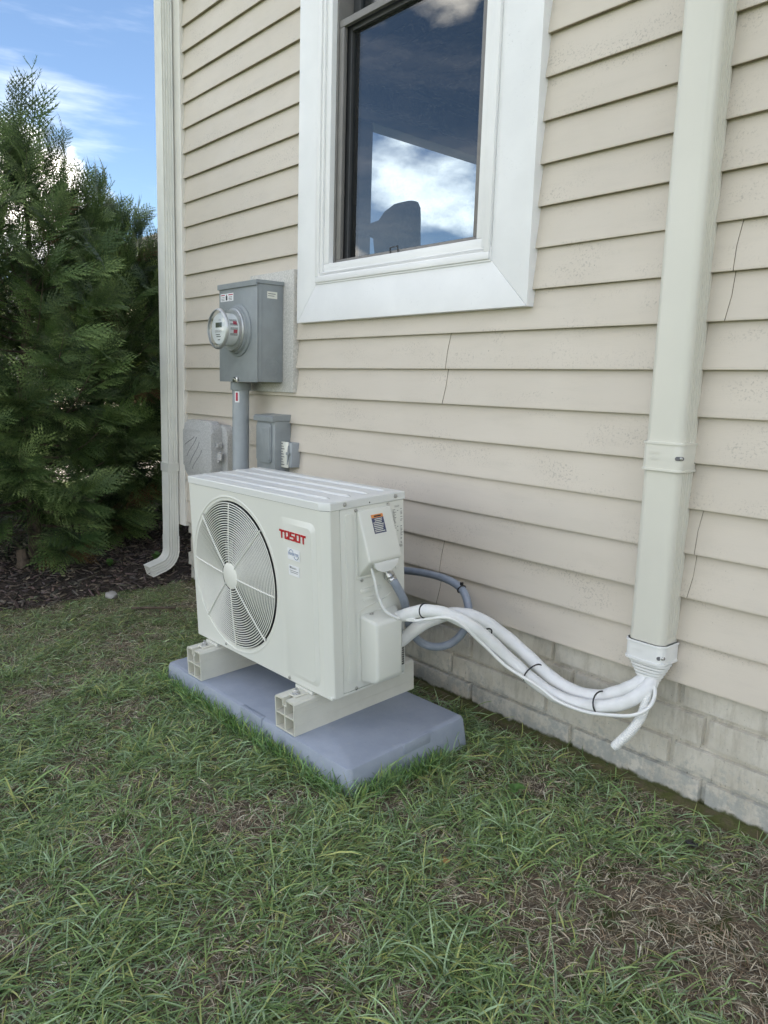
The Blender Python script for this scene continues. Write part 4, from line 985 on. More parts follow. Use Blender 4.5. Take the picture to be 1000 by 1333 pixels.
# side panel (right), left side, back guard, base
q = BM()
box(q, (ux1 - 0.006, 0.1175, uzb + 0.006), (ux1, uyb, uzs - 0.0012), 0.002); obj('side_panel', q, 'ac_body', ac, smooth=30)
q = BM(); box(q, (ux0 + 0.001, 0.161, uzb + 0.002), (ux0 + 0.006, uyb, uzs - 0.0012), 0.001); obj('side_panel', q, 'ac_body', ac)
q = BM(); box(q, (ux0 + 0.0061, uyb - 0.006, uzb + 0.002), (ux1 - 0.0061, uyb - 0.001, uzs - 0.002)); obj('back_panel', q, 'fin_metal', ac)
q = BM(); box(q, (ux0 + 0.004, uyf + 0.004, uzb - 0.003), (ux1 - 0.002, uyb - .001, uzb + 0.004), 0.001)
box(q, (ux0 + 0.06, uyf - 0.004, uzb - 0.0125), (ux0 + 0.13, uyb + 0.01, uzb - 0.0032)); box(q, (-0.332, uyf - 0.0, uzb - 0.0125), (-0.25, uyb + 0.01, uzb - 0.0032)); obj('base_pan', q, 'ac_body', ac)
# lid with ribs
q = BM()
def lid_out(e): return [(ux0 - e, uyf - e), (uxc + e * 0.3, uyf - e), (ux1 + e, uyc - e * 0.3), (ux1 + e, uyb + e), (ux0 - e, uyb + e)]
lv = [(uzs, 0.0022), (uzt - 0.004, 0.0022), (uzt - 0.001, 0.0008), (uzt, -0.003)]
rg = [[q.verts.new((x, y, z)) for x, y in lid_out(e)] for z, e in lv]
for A, B in zip(rg, rg[1:]):
    for k in range(5): q.faces.new((A[k], A[(k + 1) % 5], B[(k + 1) % 5], B[k]))
q.faces.new(rg[-1]); q.faces.new(rg[0][::-1])
lid = obj('lid', q, 'ac_lid', ac, smooth=25)
for yy in (0.118, 0.182, 0.246, 0.312):
    q = BM(); w_ = 0.0085
    pts_ = [(-w_, 0.0003), (-w_ * 0.55, 0.0042), (0, 0.0052), (w_ * 0.55, 0.0042), (w_, 0.0003)]
    xa, xb = (ux0 + 0.012, ux1 - 0.032) if yy > .13 else (ux0 + 0.012, ux1 - 0.045)
    rws = []
    for xx, sc in ((xa, 0.0), (xa + 0.012, 1), (xb - 0.012, 1), (xb, 0.0)): rws.append([q.verts.new((xx, yy + p[0] * (0.5 + 0.5 * sc), uzt + 0.0003 + (p[1] - 0.0003) * sc)) for p in pts_])
    for A, B in zip(rws, rws[1:]):
        for j in range(4): q.faces.new((A[j], A[j + 1], B[j + 1], B[j]))
    obj('lid_rib', q, 'ac_lid', lid, smooth=60)
for y in (0.1335, 0.3205):
    q = BM(); screw(q, YZ(ux1 + 0.0026, y, 0.6605), 0.0042); obj('screw', q, 'steel', lid, smooth=35)
    q = BM(); tube(q, [(ux1 + 0.0022, y + 0.009 * math.cos(R(a)), 0.6605 + 0.009 * math.sin(R(a))) for a in range(-100, 101, 20)], 0.0008, 5); obj('screw_boss', q, 'ac_lid', lid)
q = BM(); lathe(q, [(0.0022, 0), (0.0022, 0.0004)], YZ(ux1 + 0.0023, 0.2228, 0.655), 10, cap1=True); obj('hole', q, 'ink_black', lid)
# pressed details of the right side
def emboss(name, y0, y1, z0, z1, h=0.0035, r=0.01, bev=0.0025, mat='ac_body', par=ac):
    q = BM(); prism(q, rrect(y0, y1, z0, z1, r, 4), YZ(ux1 + 0.0001, 0, 0), h, bev); return obj(name, q, mat, par, smooth=30)
emboss('pressed_rib', 0.134, 0.163, 0.142, 0.633, 0.004, 0.008)
def ring_line(pts, wr=0.0013):
    q = BM(); tube(q, [(ux1 + 0.0005, y, z) for y, z in pts], wr, 6); obj('pressed_line', q, 'ac_body', ac, smooth=60)
ring_line(spline([(0.1735, 0.640), (0.1735, 0.46), (0.1745, 0.446), (0.182, 0.441), (0.24, 0.441)], 4), 0.0018)
ring_line(spline([(0.179, 0.14), (0.178, 0.33), (0.181, 0.346), (0.192, 0.352), (0.27, 0.366), (0.30, 0.380)], 4), 0.0018)
emboss('pressed_rib', 0.184, 0.262, 0.397, 0.411, 0.003, 0.006); emboss('pressed_rib', 0.192, 0.240, 0.371, 0.384, 0.003, 0.006)
emboss('pressed_rib', 0.318, 0.335, 0.445, 0.456, 0.003, 0.004)
# slanted wiring cover
q = BM()
def wedge(q_, y0, y1, prf, ins=0.0):
    A = [q_.verts.new((ux1 + p[0], y0, p[1])) for p in prf]; B = [q_.verts.new((ux1 + p[0], y1, p[1])) for p in prf]
    q_.faces.new(A[::-1]); q_.faces.new(B)
    for k in range(len(prf)): q_.faces.new((A[k], A[(k + 1) % len(prf)], B[(k + 1) % len(prf)], B[k]))
wedge(q, 0.1775, 0.3000, [(0.0005, 0.637), (0.006, 0.637), (0.051, 0.503), (0.050, 0.496), (0.0005, 0.448)])
bmesh.ops.bevel(q, geom=[e for e in q.edges if max(v.co.x for v in e.verts) > ux1 + 0.004], offset=0.006, segments=3, profile=0.5, affect='EDGES')
wc = obj('wiring_cover', q, 'ac_body', ac, smooth=40)
q = BM(); prism(q, [(0.196, 0.4925)] + [(0.2415 + 0.046 * math.cos(R(a)), 0.492 + 0.030 * math.sin(R(a))) for a in range(200, 341, 14)] + [(0.288, 0.4925)], YZ(ux1 + 0.044, 0, 0), 0.006, 0.0015); obj('cable_flap', q, 'white_plastic', wc, smooth=30)
for y, z in ((0.1705, 0.6375), (0.2905, 0.6385)):
    q = BM(); screw(q, YZ(ux1 + 0.0006, y + 0.003, z + 0.001), 0.004); obj('screw', q, 'steel', ac, smooth=35)
for y, z in ((0.1906, 0.4375), (0.2952, 0.1196), (0.1623, 0.122)):
    q = BM(); screw(q, YZ(ux1 + 0.0006, y, z), 0.004); obj('screw', q, 'steel', ac, smooth=35)
# warning label on the slanted face
ez_ = Vector((-0.045, 0, 0.134)).normalized(); ey_ = Vector((0, 1, 0)); nx_ = ey_.cross(ez_)
p_ = Vector((ux1 + 0.006, 0.0, 0.637)) + Vector((0.045, 0, -0.134)) * 0.50
WF = Matrix(((ey_.x, ez_.x, nx_.x, p_.x), (ey_.y, ez_.y, nx_.y, p_.y), (ey_.z, ez_.z, nx_.z, p_.z), (0, 0, 0, 1))) @ Matrix.Translation((0.2175, 0.0, 0.0004))
quad_prints('warning_label', [(0, 0.044, 0, 0.044)], WF, 'ink_navy', wc)
quad_prints('label_band', [(0, 0.044, 0.0442, 0.0535)], WF, 'label_orange', wc)
quad_prints('label_print', [(0.003 + (0.007 if i > 5 else 0), 0.040 - (i * 7 % 4) * 0.002, 0.004 + i * 0.005, 0.0062 + i * 0.005) for i in range(8)], WF @ Matrix.Translation((0, 0, .0004)), 'label_cream', wc)
quad_prints('label_print', [(0.010, 0.036, 0.0465, 0.0505)], WF @ Matrix.Translation((0, 0, .0004)), 'ink_black', wc)
# specification plate: columns of tiny print
SP = YZ(ux1 + 0.0003, 0, 0); rr_ = random.Random(3); rects = []
text_obj('plate_lettering', 'TOSOT', 0.019, 0.005, YZ(ux1 + 0.0008, 0.318, 0.627), 'ink_black', ac)
for i in range(27):
    z = 0.620 - i * 0.0039
    if rr_.random() < 0.85: rects.append((0.311 + i * 0.0003, 0.311 + i * 0.0003 + rr_.uniform(0.006, 0.013), z, z + 0.0016))
    if rr_.random() < 0.8: rects.append((0.341, 0.341 + rr_.uniform(0.003, 0.008), z, z + 0.0016))
    if rr_.random() < 0.3: rects.append((0.328, 0.333, z, z + 0.0016))
rects += [(0.327 + k * 0.0022, 0.328 + k * 0.0022, 0.508, 0.516) for k in range(10)]
quad_prints('plate_print', rects, YZ(ux1 + 0.0008, 0, 0), 'ink_grey', ac)
# valve cover
q = BM(); wedge(q, 0.1815, 0.3240, [(0.0005, 0.336), (0.072, 0.326), (0.072, 0.158), (0.060, 0.144), (0.0005, 0.134)])
for v in q.verts:
    if v.co.y > 0.3 and v.co.x > ux1 + 0.03: v.co.y -= 0.045
bmesh.ops.bevel(q, geom=[e for e in q.edges if max(v.co.x for v in e.verts) > ux1 + 0.004], offset=0.010, segments=3, profile=0.5, affect='EDGES')
obj('valve_cover', q, 'ac_body', ac, smooth=40)
q = BM(); tube(q, [(ux1 + 0.016, 0.205, 0.338), (ux1 + 0.018, 0.216, 0.338)], 0.0035, 8); obj('screw', q, 'steel', ac)
q = BM(); box(q, (ux1 + 0.0003, 0.331, 0.142), (ux1 + 0.0008, 0.3505, 0.200)); bl_ = obj('black_sticker', q, 'ink_black', ac)
quad_prints('sticker_print', [(0.334, 0.348, 0.148 + i * 0.007, 0.150 + i * 0.007) for i in range(7)], YZ(ux1 + 0.0012, 0, 0), 'label_cream', ac)

def ul(x, y, z): return UM @ Vector((x, y, z))
# thin white cable leaving the wiring cover, metal fitting, grey whip
P = spline([ul(-0.135, 0.205, 0.475), ul(-0.125, 0.208, 0.440), ul(-0.122, 0.217, 0.395), ul(-0.108, 0.232, 0.350), ul(-0.088, 0.262, 0.325), at(521, 806, -.405), at(540, 806, -.395)], 8)
q = BM(); tube(q, P, 0.0042, 8); o = obj('control_cable', q, 'white_plastic', smooth=60); tag(o, 'thin white cable dropping from the slanted wiring cover to the pipes', 'cable')
wh = empty('conduit_whip', (0, 0, 0), 'looped grey flexible conduit between the unit and the house wall', 'flexible conduit')
pw_ = [(509, 752, -.405), (517, 764, -.395), (526, 782, -.36), (530, 800, -.33), (536, 822, -.29), (548, 836, -.25), (566, 842, -.21), (586, 838, -.17), (602, 824, -.145), (610, 805, -.135), (609, 785, -.13), (602, 768, -.12), (586, 756, -.11), (562, 748, -.10), (535, 743.5, -.095), (505, 741, -.09), (470, 742, -.085), (430, 730, -.08), (392, 700, -.07), (372, 660, -.05), (366, 630, -.04), (367, 612, -.04)]
P = spline([at(*p) for p in pw_], 7); q = BM(); tube(q, P, [0.0125 * (1.0 + 0.012 * (i % 2)) for i in range(len(P))], 16); obj('hose', q, 'conduit_grey', wh, smooth=60)
q = BM(); d_ = (P[3] - P[0]).normalized(); qz = d_.to_track_quat('Z', 'Y').to_matrix().to_4x4(); F_ = Matrix.Translation(P[0] - d_ * 0.014) @ qz
lathe(q, [(0.010, -0.012), (0.010, 0.0), (0.0165, 0.001), (0.0165, 0.012), (0.013, 0.013), (0.0145, 0.016), (0.0145, 0.024), (0.0125, 0.026)], F_, 20, cap0=True, cap1=True); obj('fitting', q, 'steel', wh, smooth=30)
c_ = at(601, 767, -.12); dirv = (at(606, 776, -.125) - at(595, 761, -.115)).normalized(); q = BM()
u1 = dirv.cross(Vector((0, 0, 1))).normalized(); u2 = dirv.cross(u1)
tube(q, [c_ + u1 * 0.0142 * math.cos(k * math.pi / 10) + u2 * 0.0142 * math.sin(k * math.pi / 10) for k in range(20)], 0.002, 6, closed=True)
box(q, tuple(c_ + Vector((-0.004, -0.004, 0.012))), tuple(c_ + Vector((0.004, 0.004, 0.022)))); obj('strap', q, 'black_plastic', wh)

# ================================================================== TREES (arborvitae) built from flat fern like sprays
def make_spray(seed, nb=8, nl=6, dense=True):
    """flat spray in the x/y plane, stem along +x from 0 to 1; returns triangles (n,3,3) and a 0..1 tip factor"""
    rs_ = np.random.default_rng(seed); Q = []; tf = []
    def leaf(p, d, ln, w, t):
        n_ = np.array([-d[1], d[0]]); a = p - n_ * w; b = p + n_ * w; c = p + d * ln
        Q.append([[*a, 0], [*b, 0.004], [*c, -0.006]]); tf.append(min(1, t))
    def rot(d, a): return np.array([d[0] * math.cos(a) - d[1] * math.sin(a), d[0] * math.sin(a) + d[1] * math.cos(a)])
    cur = np.zeros(2); dd = np.array([1.0, 0.0])
    for i in range(nb):
        f = i / nb; st = 1.0 / nb
        leaf(cur, dd, st * 1.5, 0.013 * (1 - 0.4 * f), f * 0.6)
        for s in (1, -1):
            sd = rot(dd, s * rs_.uniform(0.70, 0.95)); ln = (0.48 * math.sin(math.pi * min(1, 0.25 + 0.75 * (1 - f)) * 0.62)) * rs_.uniform(0.8, 1.15)
            ns = max(2, int(nl * (ln / 0.45) + 0.5)); c2 = cur + dd * st * rs_.uniform(0, 0.5); d2 = sd
            for k in range(ns):
                g = k / ns; s2 = ln / ns; leaf(c2, d2, s2 * 1.7, 0.014 * (1 - 0.35 * g), 0.2 + f * 0.3 + g * 0.45)
                if dense:
                    for ss in (1, -1): leaf(c2, rot(d2, ss * rs_.uniform(0.5, 0.8)), ln * 0.30 * (1 - 0.6 * g) * rs_.uniform(.8, 1.2), 0.0125, 0.35 + f * 0.3 + g * 0.45)
                c2 = c2 + d2 * s2; d2 = rot(d2, -s * 0.07 + rs_.uniform(-0.05, 0.05))
        cur = cur + dd * st; dd = rot(dd, rs_.uniform(-0.06, 0.06))
    return np.array(Q, np.float32), np.array(tf, np.float32)
SPR = [make_spray(s_, 9, 5) for s_ in range(5)]
SPL = [make_spray(20 + s_, 6, 3, False) for s_ in range(3)]
def place_sprays(pos, dirs, sizes, up, lod, droop=0.25, tintf=None):
    """returns verts, tints"""
    Vs, Ts = [], []
    for i in range(len(pos)):
        Q, tf = (SPR if lod[i] else SPL)[i % (5 if lod[i] else 3)]
        d = dirs[i] / np.linalg.norm(dirs[i]); u = up[i] - d * np.dot(up[i], d); u /= max(1e-6, np.linalg.norm(u)); s = np.cross(u, d)
        L = Q * sizes[i]
        wf = 1.0 if lod[i] else 1.6
        x = L[..., 0]; y = L[..., 1] * 0.95 * (1 if lod[i] else 1.1); z = L[..., 2] - droop * (x ** 2 / sizes[i]) - 0.35 * (y ** 2 / sizes[i])
        P_ = pos[i] + x[..., None] * d + y[..., None] * s + z[..., None] * u
        Vs.append(P_.reshape(-1, 3)); c = tintf(i, tf); Ts.append(np.repeat(c, 3, 0))
    return np.concatenate(Vs), np.concatenate(Ts)
def thuja(name, x, y, H, Rm, n, label, seed, bright=1.0, open_top=True, parts=True, side=None):
    rs_ = np.random.default_rng(seed); z0 = float(bed_z(np.array(x), np.array(y))[0])
    t = empty(name, (x, y, z0 - 0.02), label, 'tree', 'arborvitae trees beside the house corner')
    q = BM(); tr = [(0, 0, -0.05)] + [(0.03 * math.sin(k * 1.1 + seed), 0.03 * math.cos(k * 0.9 + seed), H * k / 8) for k in range(1, 9)]
    tube(q, spline(tr, 3), [0.036 * (1 - 0.93 * i / 24) + 0.002 for i in range(25)], 9); obj('trunk', q, 'bark', t, smooth=60)
    def env(h):
        a = h / H
        return Rm * (0.72 + 0.28 * min(1, a / 0.25)) * (1 - max(0, a - 0.38) / 0.64) ** 0.52 if a < 1 else 0
    pos, dirs, sz, up, lod = [], [], [], [], []
    q = BM(); nlimb = 95
    for li in range(nlimb):
        h = H * (0.06 + 0.93 * (li / nlimb) ** 0.92); az = li * 2.39996 + rs_.uniform(-.4, .4); e = env(h) * rs_.uniform(0.75, 1.12)
        a = h / H; rise = 0.15 + 0.75 * a
        base = np.array([0, 0, h * 0.88]); out = np.array([math.cos(az), math.sin(az), 0])
        pts_ = []
        for k in range(7):
            f = k / 6; pts_.append(base + out * e * f + np.array([0, 0, rise * e * f * (0.5 + 0.6 * f) - 0.10 * e * math.sin(f * 3.1)]))
        L_ = [Vector(p) for p in pts_]; w0 = 0.009 * (1 - 0.6 * a)
        tube(q, L_, [w0 * (1 - 0.85 * k / 6) for k in range(7)], 5, caps=False)
        cnt = int(n / nlimb * (0.55 + 0.9 * min(1, e / Rm)))
        for k in range(cnt):
            f = rs_.uniform(0.0, 1) ** 0.55 * 0.98 if not (open_top and a > 0.72) else rs_.uniform(0.1, 1)
            kk = min(5, int(f * 6)); p = pts_[kk] + (pts_[kk + 1] - pts_[kk]) * (f * 6 - kk)
            dl = (pts_[kk + 1] - pts_[kk]); dl = dl / np.linalg.norm(dl)
            sd_ = np.array([-math.sin(az), math.cos(az), 0]) * rs_.uniform(-1, 1)
            d = dl * 0.9 + sd_ * 0.9 + np.array([0, 0, rs_.uniform(-0.35, 0.25) + (0.6 * (a - 0.5) if a > 0.5 else -0.1)])
            if a > 0.93 : d = d + np.array([0, 0, 1.2])
            s = rs_.uniform(0.14, 0.26) * (1 - 0.30 * a) * (0.9 if f < 0.5 else 1.0)
            pos.append(p + rs_.normal(0, 0.02, 3)); dirs.append(d); sz.append(s)
            u_ = np.array([0, 0, 1.0]) + out * rs_.uniform(0.5, 1.9) + rs_.normal(0, 0.35, 3); up.append(u_)
            # finer sprays where they can be seen
            w = np.array([x, y]) + p[:2]; tocam = np.array([CAM.x - x, CAM.y - y]); tocam /= np.linalg.norm(tocam)
            lod.append(bool(f > 0.45 and np.dot(p[:2], tocam) > -0.15 * Rm))
    # leaders at the top
    for k in range(10 if open_top else 5):
        hh = H * rs_.uniform(0.82, 1.0); dx, dy = rs_.normal(0, 0.10 * Rm, 2)
        pos.append(np.array([dx, dy, hh])); dirs.append(np.array([rs_.uniform(-.2, .2), rs_.uniform(-.2, .2), 1.0])); sz.append(rs_.uniform(0.16, 0.28)); up.append(np.array([0.8, -0.5, 0.1]) + rs_.normal(0, .3, 3)); lod.append(True)
    obj('limb', q, 'bark', t, smooth=60)
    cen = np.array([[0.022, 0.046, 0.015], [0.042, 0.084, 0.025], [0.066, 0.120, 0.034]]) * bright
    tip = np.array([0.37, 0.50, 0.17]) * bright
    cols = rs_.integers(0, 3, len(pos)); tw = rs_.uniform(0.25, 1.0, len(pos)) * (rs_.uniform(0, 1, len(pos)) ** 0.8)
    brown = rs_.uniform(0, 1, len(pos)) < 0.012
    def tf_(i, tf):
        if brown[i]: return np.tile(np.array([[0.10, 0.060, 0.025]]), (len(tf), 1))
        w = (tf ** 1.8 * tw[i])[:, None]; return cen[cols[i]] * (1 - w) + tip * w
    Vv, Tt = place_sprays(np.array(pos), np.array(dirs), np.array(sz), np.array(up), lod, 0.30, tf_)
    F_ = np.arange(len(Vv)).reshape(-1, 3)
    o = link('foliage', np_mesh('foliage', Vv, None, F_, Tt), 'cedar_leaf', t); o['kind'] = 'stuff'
    return t
thuja('arborvitae_tree', -4.50, -0.52, 2.33, 0.80, 2400, 'tall arborvitae with dark ferny sprays and a bare pointed leader, at left edge', 1)
thuja('arborvitae_tree', -4.95, 0.05, 2.12, 0.92, 2500, 'arborvitae just left of the downspout with rounded sloping top', 2)
thuja('arborvitae_tree', -5.55, 0.85, 1.95, 0.95, 1400, 'lower arborvitae behind the others, partly hidden by the downspout', 3, open_top=False)
thuja('arborvitae_tree', -4.95, -1.35, 2.45, 0.80, 1000, 'arborvitae cut off by left picture edge beside the tallest one', 4)
# bare leader shoots on the first two trees
def shoots(x, y, z, hh, lab, seed):
    rs_ = random.Random(seed); q = BM()
    def sh(p, d, ln, r_, lv):
        pts_ = [p]; 
        for k in range(5): 
            d = (d + Vector((rs_.uniform(-.12, .12), rs_.uniform(-.12, .12), 0.05))).normalized(); pts_.append(pts_[-1] + d * ln / 5)
            if lv and k > 0:
                for s_ in (-1, 1):
                    if rs_.random() < 0.8: sh(pts_[-1], (d + Vector((s_ * 0.5, s_ * 0.62, 0.15))).normalized(), ln * (0.34 if lv > 1 else 0.3) * (1.15 - k / 6), r_ * 0.6, lv - 1)
        tube(q, pts_, [r_ * (1 - 0.6 * k / 5) for k in range(6)], 4)
    sh(Vector((x, y, z)), Vector((0.0, 0.0, 1)), hh, 0.0035, 2); sh(Vector((x + .02, y + .03, z - .1)), Vector((0.10, 0.14, 1)), hh * 0.7, 0.003, 2)
    return q
t0 = [o_ for o_ in col.objects if o_.name == 'arborvitae_tree'][0]
q = shoots(0.0, 0.06, 2.20, 0.42, '', 5); obj('leader_shoot', q, 'weed_leaf', t0)
t1 = [o_ for o_ in col.objects if o_.name == 'arborvitae_tree.001'][0]
q = shoots(0.05, 0.05, 2.0, 0.26, '', 8); obj('leader_shoot', q, 'weed_leaf', t1)

# ---- distant: neighbour house, broadleaf trees
nbh = empty('neighbour_house', (-31, 11.5, 0), 'distant pale house with dark gable roof behind the arborvitae', 'house')
q = BM(); box(q, (-5, -5, 0), (5, 5, 4.4)); obj('wall', q, 'siding_vinyl', nbh)
q = BM(); prism(q, [(-5.6, 4.3), (5.6, 4.3), (0, 6.6)], YZ(-5.5, 0, 0), 11.0); rf = obj('roof', q, 'roof_shingle', nbh)
for yy in (-3, 0, 3):
    q = BM(); box(q, (5.002, yy - .5, 1.2), (5.04, yy + .5, 2.6)); w_ = obj('window', q, 'white_trim', nbh)
    q = BM(); box(q, (5.042, yy - .42, 1.28), (5.05, yy + .42, 2.52)); obj('pane', q, 'dark_vinyl', w_)
def leafy(x, y, H, Rr, n, lab, c0, c1, seed):
    rs_ = np.random.default_rng(seed); t = empty('broadleaf_tree', (x, y, 0), lab, 'tree', 'broadleaf trees far behind the planting bed')
    q = BM(); tube(q, [(0, 0, -.1), (0.05, 0, H * .3), (0, 0.1, H * .75)], [0.16, 0.12, 0.03], 8)
    for k in range(7):
        a = k * 2.4; tube(q, [(0, 0, H * (.25 + .05 * k)), (Rr * .35 * math.cos(a), Rr * .35 * math.sin(a), H * (.42 + .05 * k)), (Rr * .7 * math.cos(a), Rr * .7 * math.sin(a), H * (.5 + .06 * k))], [0.06, 0.04, 0.012], 6)
    obj('trunk', q, 'bark', t, smooth=60)
    nc = 26; ct = rs_.normal(0, 1, (nc, 3)); ct /= np.linalg.norm(ct, axis=1)[:, None]; ct *= (rs_.uniform(0.35, 0.95, nc) ** 0.5)[:, None]
    ct = ct * np.array([Rr, Rr, H * 0.38]) + np.array([0, 0, H * 0.6])
    idx = rs_.integers(0, nc, n); off = rs_.normal(0, 1, (n, 3)); off /= np.linalg.norm(off, axis=1)[:, None]; P_ = ct[idx] + off * (rs_.uniform(0.6, 1, n) ** .5)[:, None] * Rr * 0.36
    a = rs_.normal(0, 1, (n, 3)); a /= np.linalg.norm(a, axis=1)[:, None]; b = np.cross(a, rs_.normal(0, 1, (n, 3))); b /= np.linalg.norm(b, axis=1)[:, None]
    s = rs_.uniform(0.05, 0.11, n)[:, None]; Q = np.stack([P_ - a * s, P_ + b * s * .6, P_ + a * s, P_ - b * s * .6], 1).reshape(-1, 3)
    w = rs_.uniform(0, 1, n)[:, None]; Tt = np.repeat(np.array(c0) * (1 - w) + np.array(c1) * w, 4, 0)
    o = link('crown', np_mesh('crown', Q, np.arange(4 * n).reshape(-1, 4), None, Tt), 'cedar_leaf', t); o['kind'] = 'stuff'
leafy(-16.0, 4.9, 3.4, 1.5, 7000, 'yellow green bushy tree in sunlight showing left of the downspout', (0.07, 0.11, 0.02), (0.15, 0.19, 0.035), 5)
leafy(-20.0, 1.5, 4.2, 2.3, 7000, 'far green tree hidden behind the gap between arborvitae', (0.03, 0.06, 0.015), (0.07, 0.11, 0.03), 6)
leafy(-17.0, -2.5, 3.2, 1.9, 6000, 'far green tree behind the left edge arborvitae', (0.03, 0.06, 0.015), (0.07, 0.11, 0.03), 7)

# ================================================================== MULCH CHIPS, LAWN
n = 9000
cx_ = rng.uniform(-5.6, -3.5, n); cy_ = rng.uniform(-2.0, 1.2, n); zb2, dd2 = bed_z(cx_, cy_); keep = (dd2 > -0.12) & (cx_ < -3.6 + 0.1)
cx_, cy_, zb2 = cx_[keep], cy_[keep], np.maximum(zb2[keep], 0.0); n = len(cx_)
az = rng.uniform(0, 2 * np.pi, n); ln = rng.uniform(0.008, 0.032, n); wd = rng.uniform(0.002, 0.006, n); th = rng.uniform(0.0012, 0.003, n)
dx = np.stack([np.cos(az), np.sin(az), rng.normal(0, 0.3, n)], 1) * ln[:, None]; dy_ = np.stack([-np.sin(az), np.cos(az), rng.normal(0, 0.3, n)], 1) * wd[:, None]; dz_ = np.zeros((n, 3)); dz_[:, 2] = th
c = np.stack([cx_, cy_, zb2 + 0.004], 1)
cor_ = [c + sx * dx + sy * dy_ + sz_ * dz_ for sz_ in (-1, 1) for sx, sy in ((-1, -1), (1, -1), (1, 1), (-1, 1))]
V = np.stack(cor_, 1).reshape(-1, 3); b0 = (np.arange(n) * 8)[:, None]
F = np.concatenate([b0 + np.array(f) for f in ([0, 3, 2, 1], [4, 5, 6, 7], [0, 1, 5, 4], [1, 2, 6, 5], [2, 3, 7, 6], [3, 0, 4, 7])], 0)
tc_ = np.array([0.098, 0.080, 0.067]) * rng.uniform(0.35, 2.1, (n, 1)) * rng.uniform(0.9, 1.1, (n, 3)); tc_[rng.uniform(0, 1, n) < 0.04] = (0.30, 0.25, 0.19)
o = link('bark_chips', np_mesh('bark_chips', V, F, None, np.repeat(tc_, 8, 0)), 'chip'); tag(o, 'dark brown shredded bark chips covering the planting bed', 'mulch', kind='stuff')

PATCH = [(-1.49, -0.95, 0.10, 0.9), (-1.60, -1.22, 0.10, 0.8), (-1.62, -1.0, 0.09, 0.7), (-1.10, -1.20, 0.10, 0.7), (-0.82, -0.68, 0.10, 0.8), (-0.98, -0.72, 0.08, 0.75), (-0.60, -0.43, 0.20, 0.97), (-0.75, -0.42, 0.14, 0.9), (-0.70, -0.58, 0.12, 0.85), (-0.88, -0.60, 0.09, 0.8), (-0.45, -0.52, 0.12, 0.8),
         (-1.30, -0.30, 0.10, 0.75), (-0.9, -0.14, 0.12, 0.7), (-0.6, -0.10, 0.14, 0.8), (-2.7, -0.75, 0.14, 0.6), (-2.3, -0.95, 0.12, 0.6), (-1.15, -0.62, 0.07, 0.7), (-2.0, -1.15, 0.10, 0.6), (-0.86, -1.02, 0.06, 0.7)]
def bare(x, y):
    f = np.zeros_like(x)
    for px_, py_, r_, s_ in PATCH:
        d = np.sqrt((x - px_) ** 2 + (y - py_) ** 2) + 0.03 * gnoise(x, y, 22, px_ * 7)
        f = np.maximum(f, s_ * np.clip(1.4 - d / r_, 0, 1))
    f = np.maximum(f, 0.75 * np.clip((gnoise(x, y, 5.0, 3.3) - 0.30) * 3, 0, 1))
    f = np.maximum(f, 0.6 * np.clip((gnoise(x, y, 13.0, 9.1) - 0.42) * 4, 0, 1))
    f = np.maximum(f, 0.62 * np.clip((y + 0.12) / 0.09, 0, 1))
    return f
def region(n):
    x = rng.uniform(-3.85, 0.35, n); y = rng.uniform(-2.3, -0.025, n)
    # keep what lies in front of the lens or a step beside it
    k = (y > -1.05 - (x + 0.1) * -0.62 - 1.05)
    dist = np.sqrt(x ** 2 + (y - CAM.y) ** 2)
    # lawn seen: half plane beyond the lower picture edge
    low = (-0.7418) * x + 0.6506 * (y - CAM.y)
    k = (low > 0.62)
    x, y = x[k], y[k]
    # not under the pad
    lx = (x - UO.x); ly = (y - UO.y); ins = (lx > -1.0) & (lx < -0.01) & (ly > 0.01) & (ly < 0.43)
    e = -3.66 - 0.02 * np.sin(y * 9) - 0.03 * np.sin(y * 3.1 + 1)
    k2 = (~ins) & (x > e + rng.uniform(-0.12, 0.03, len(x)))
    return x[k2], y[k2]
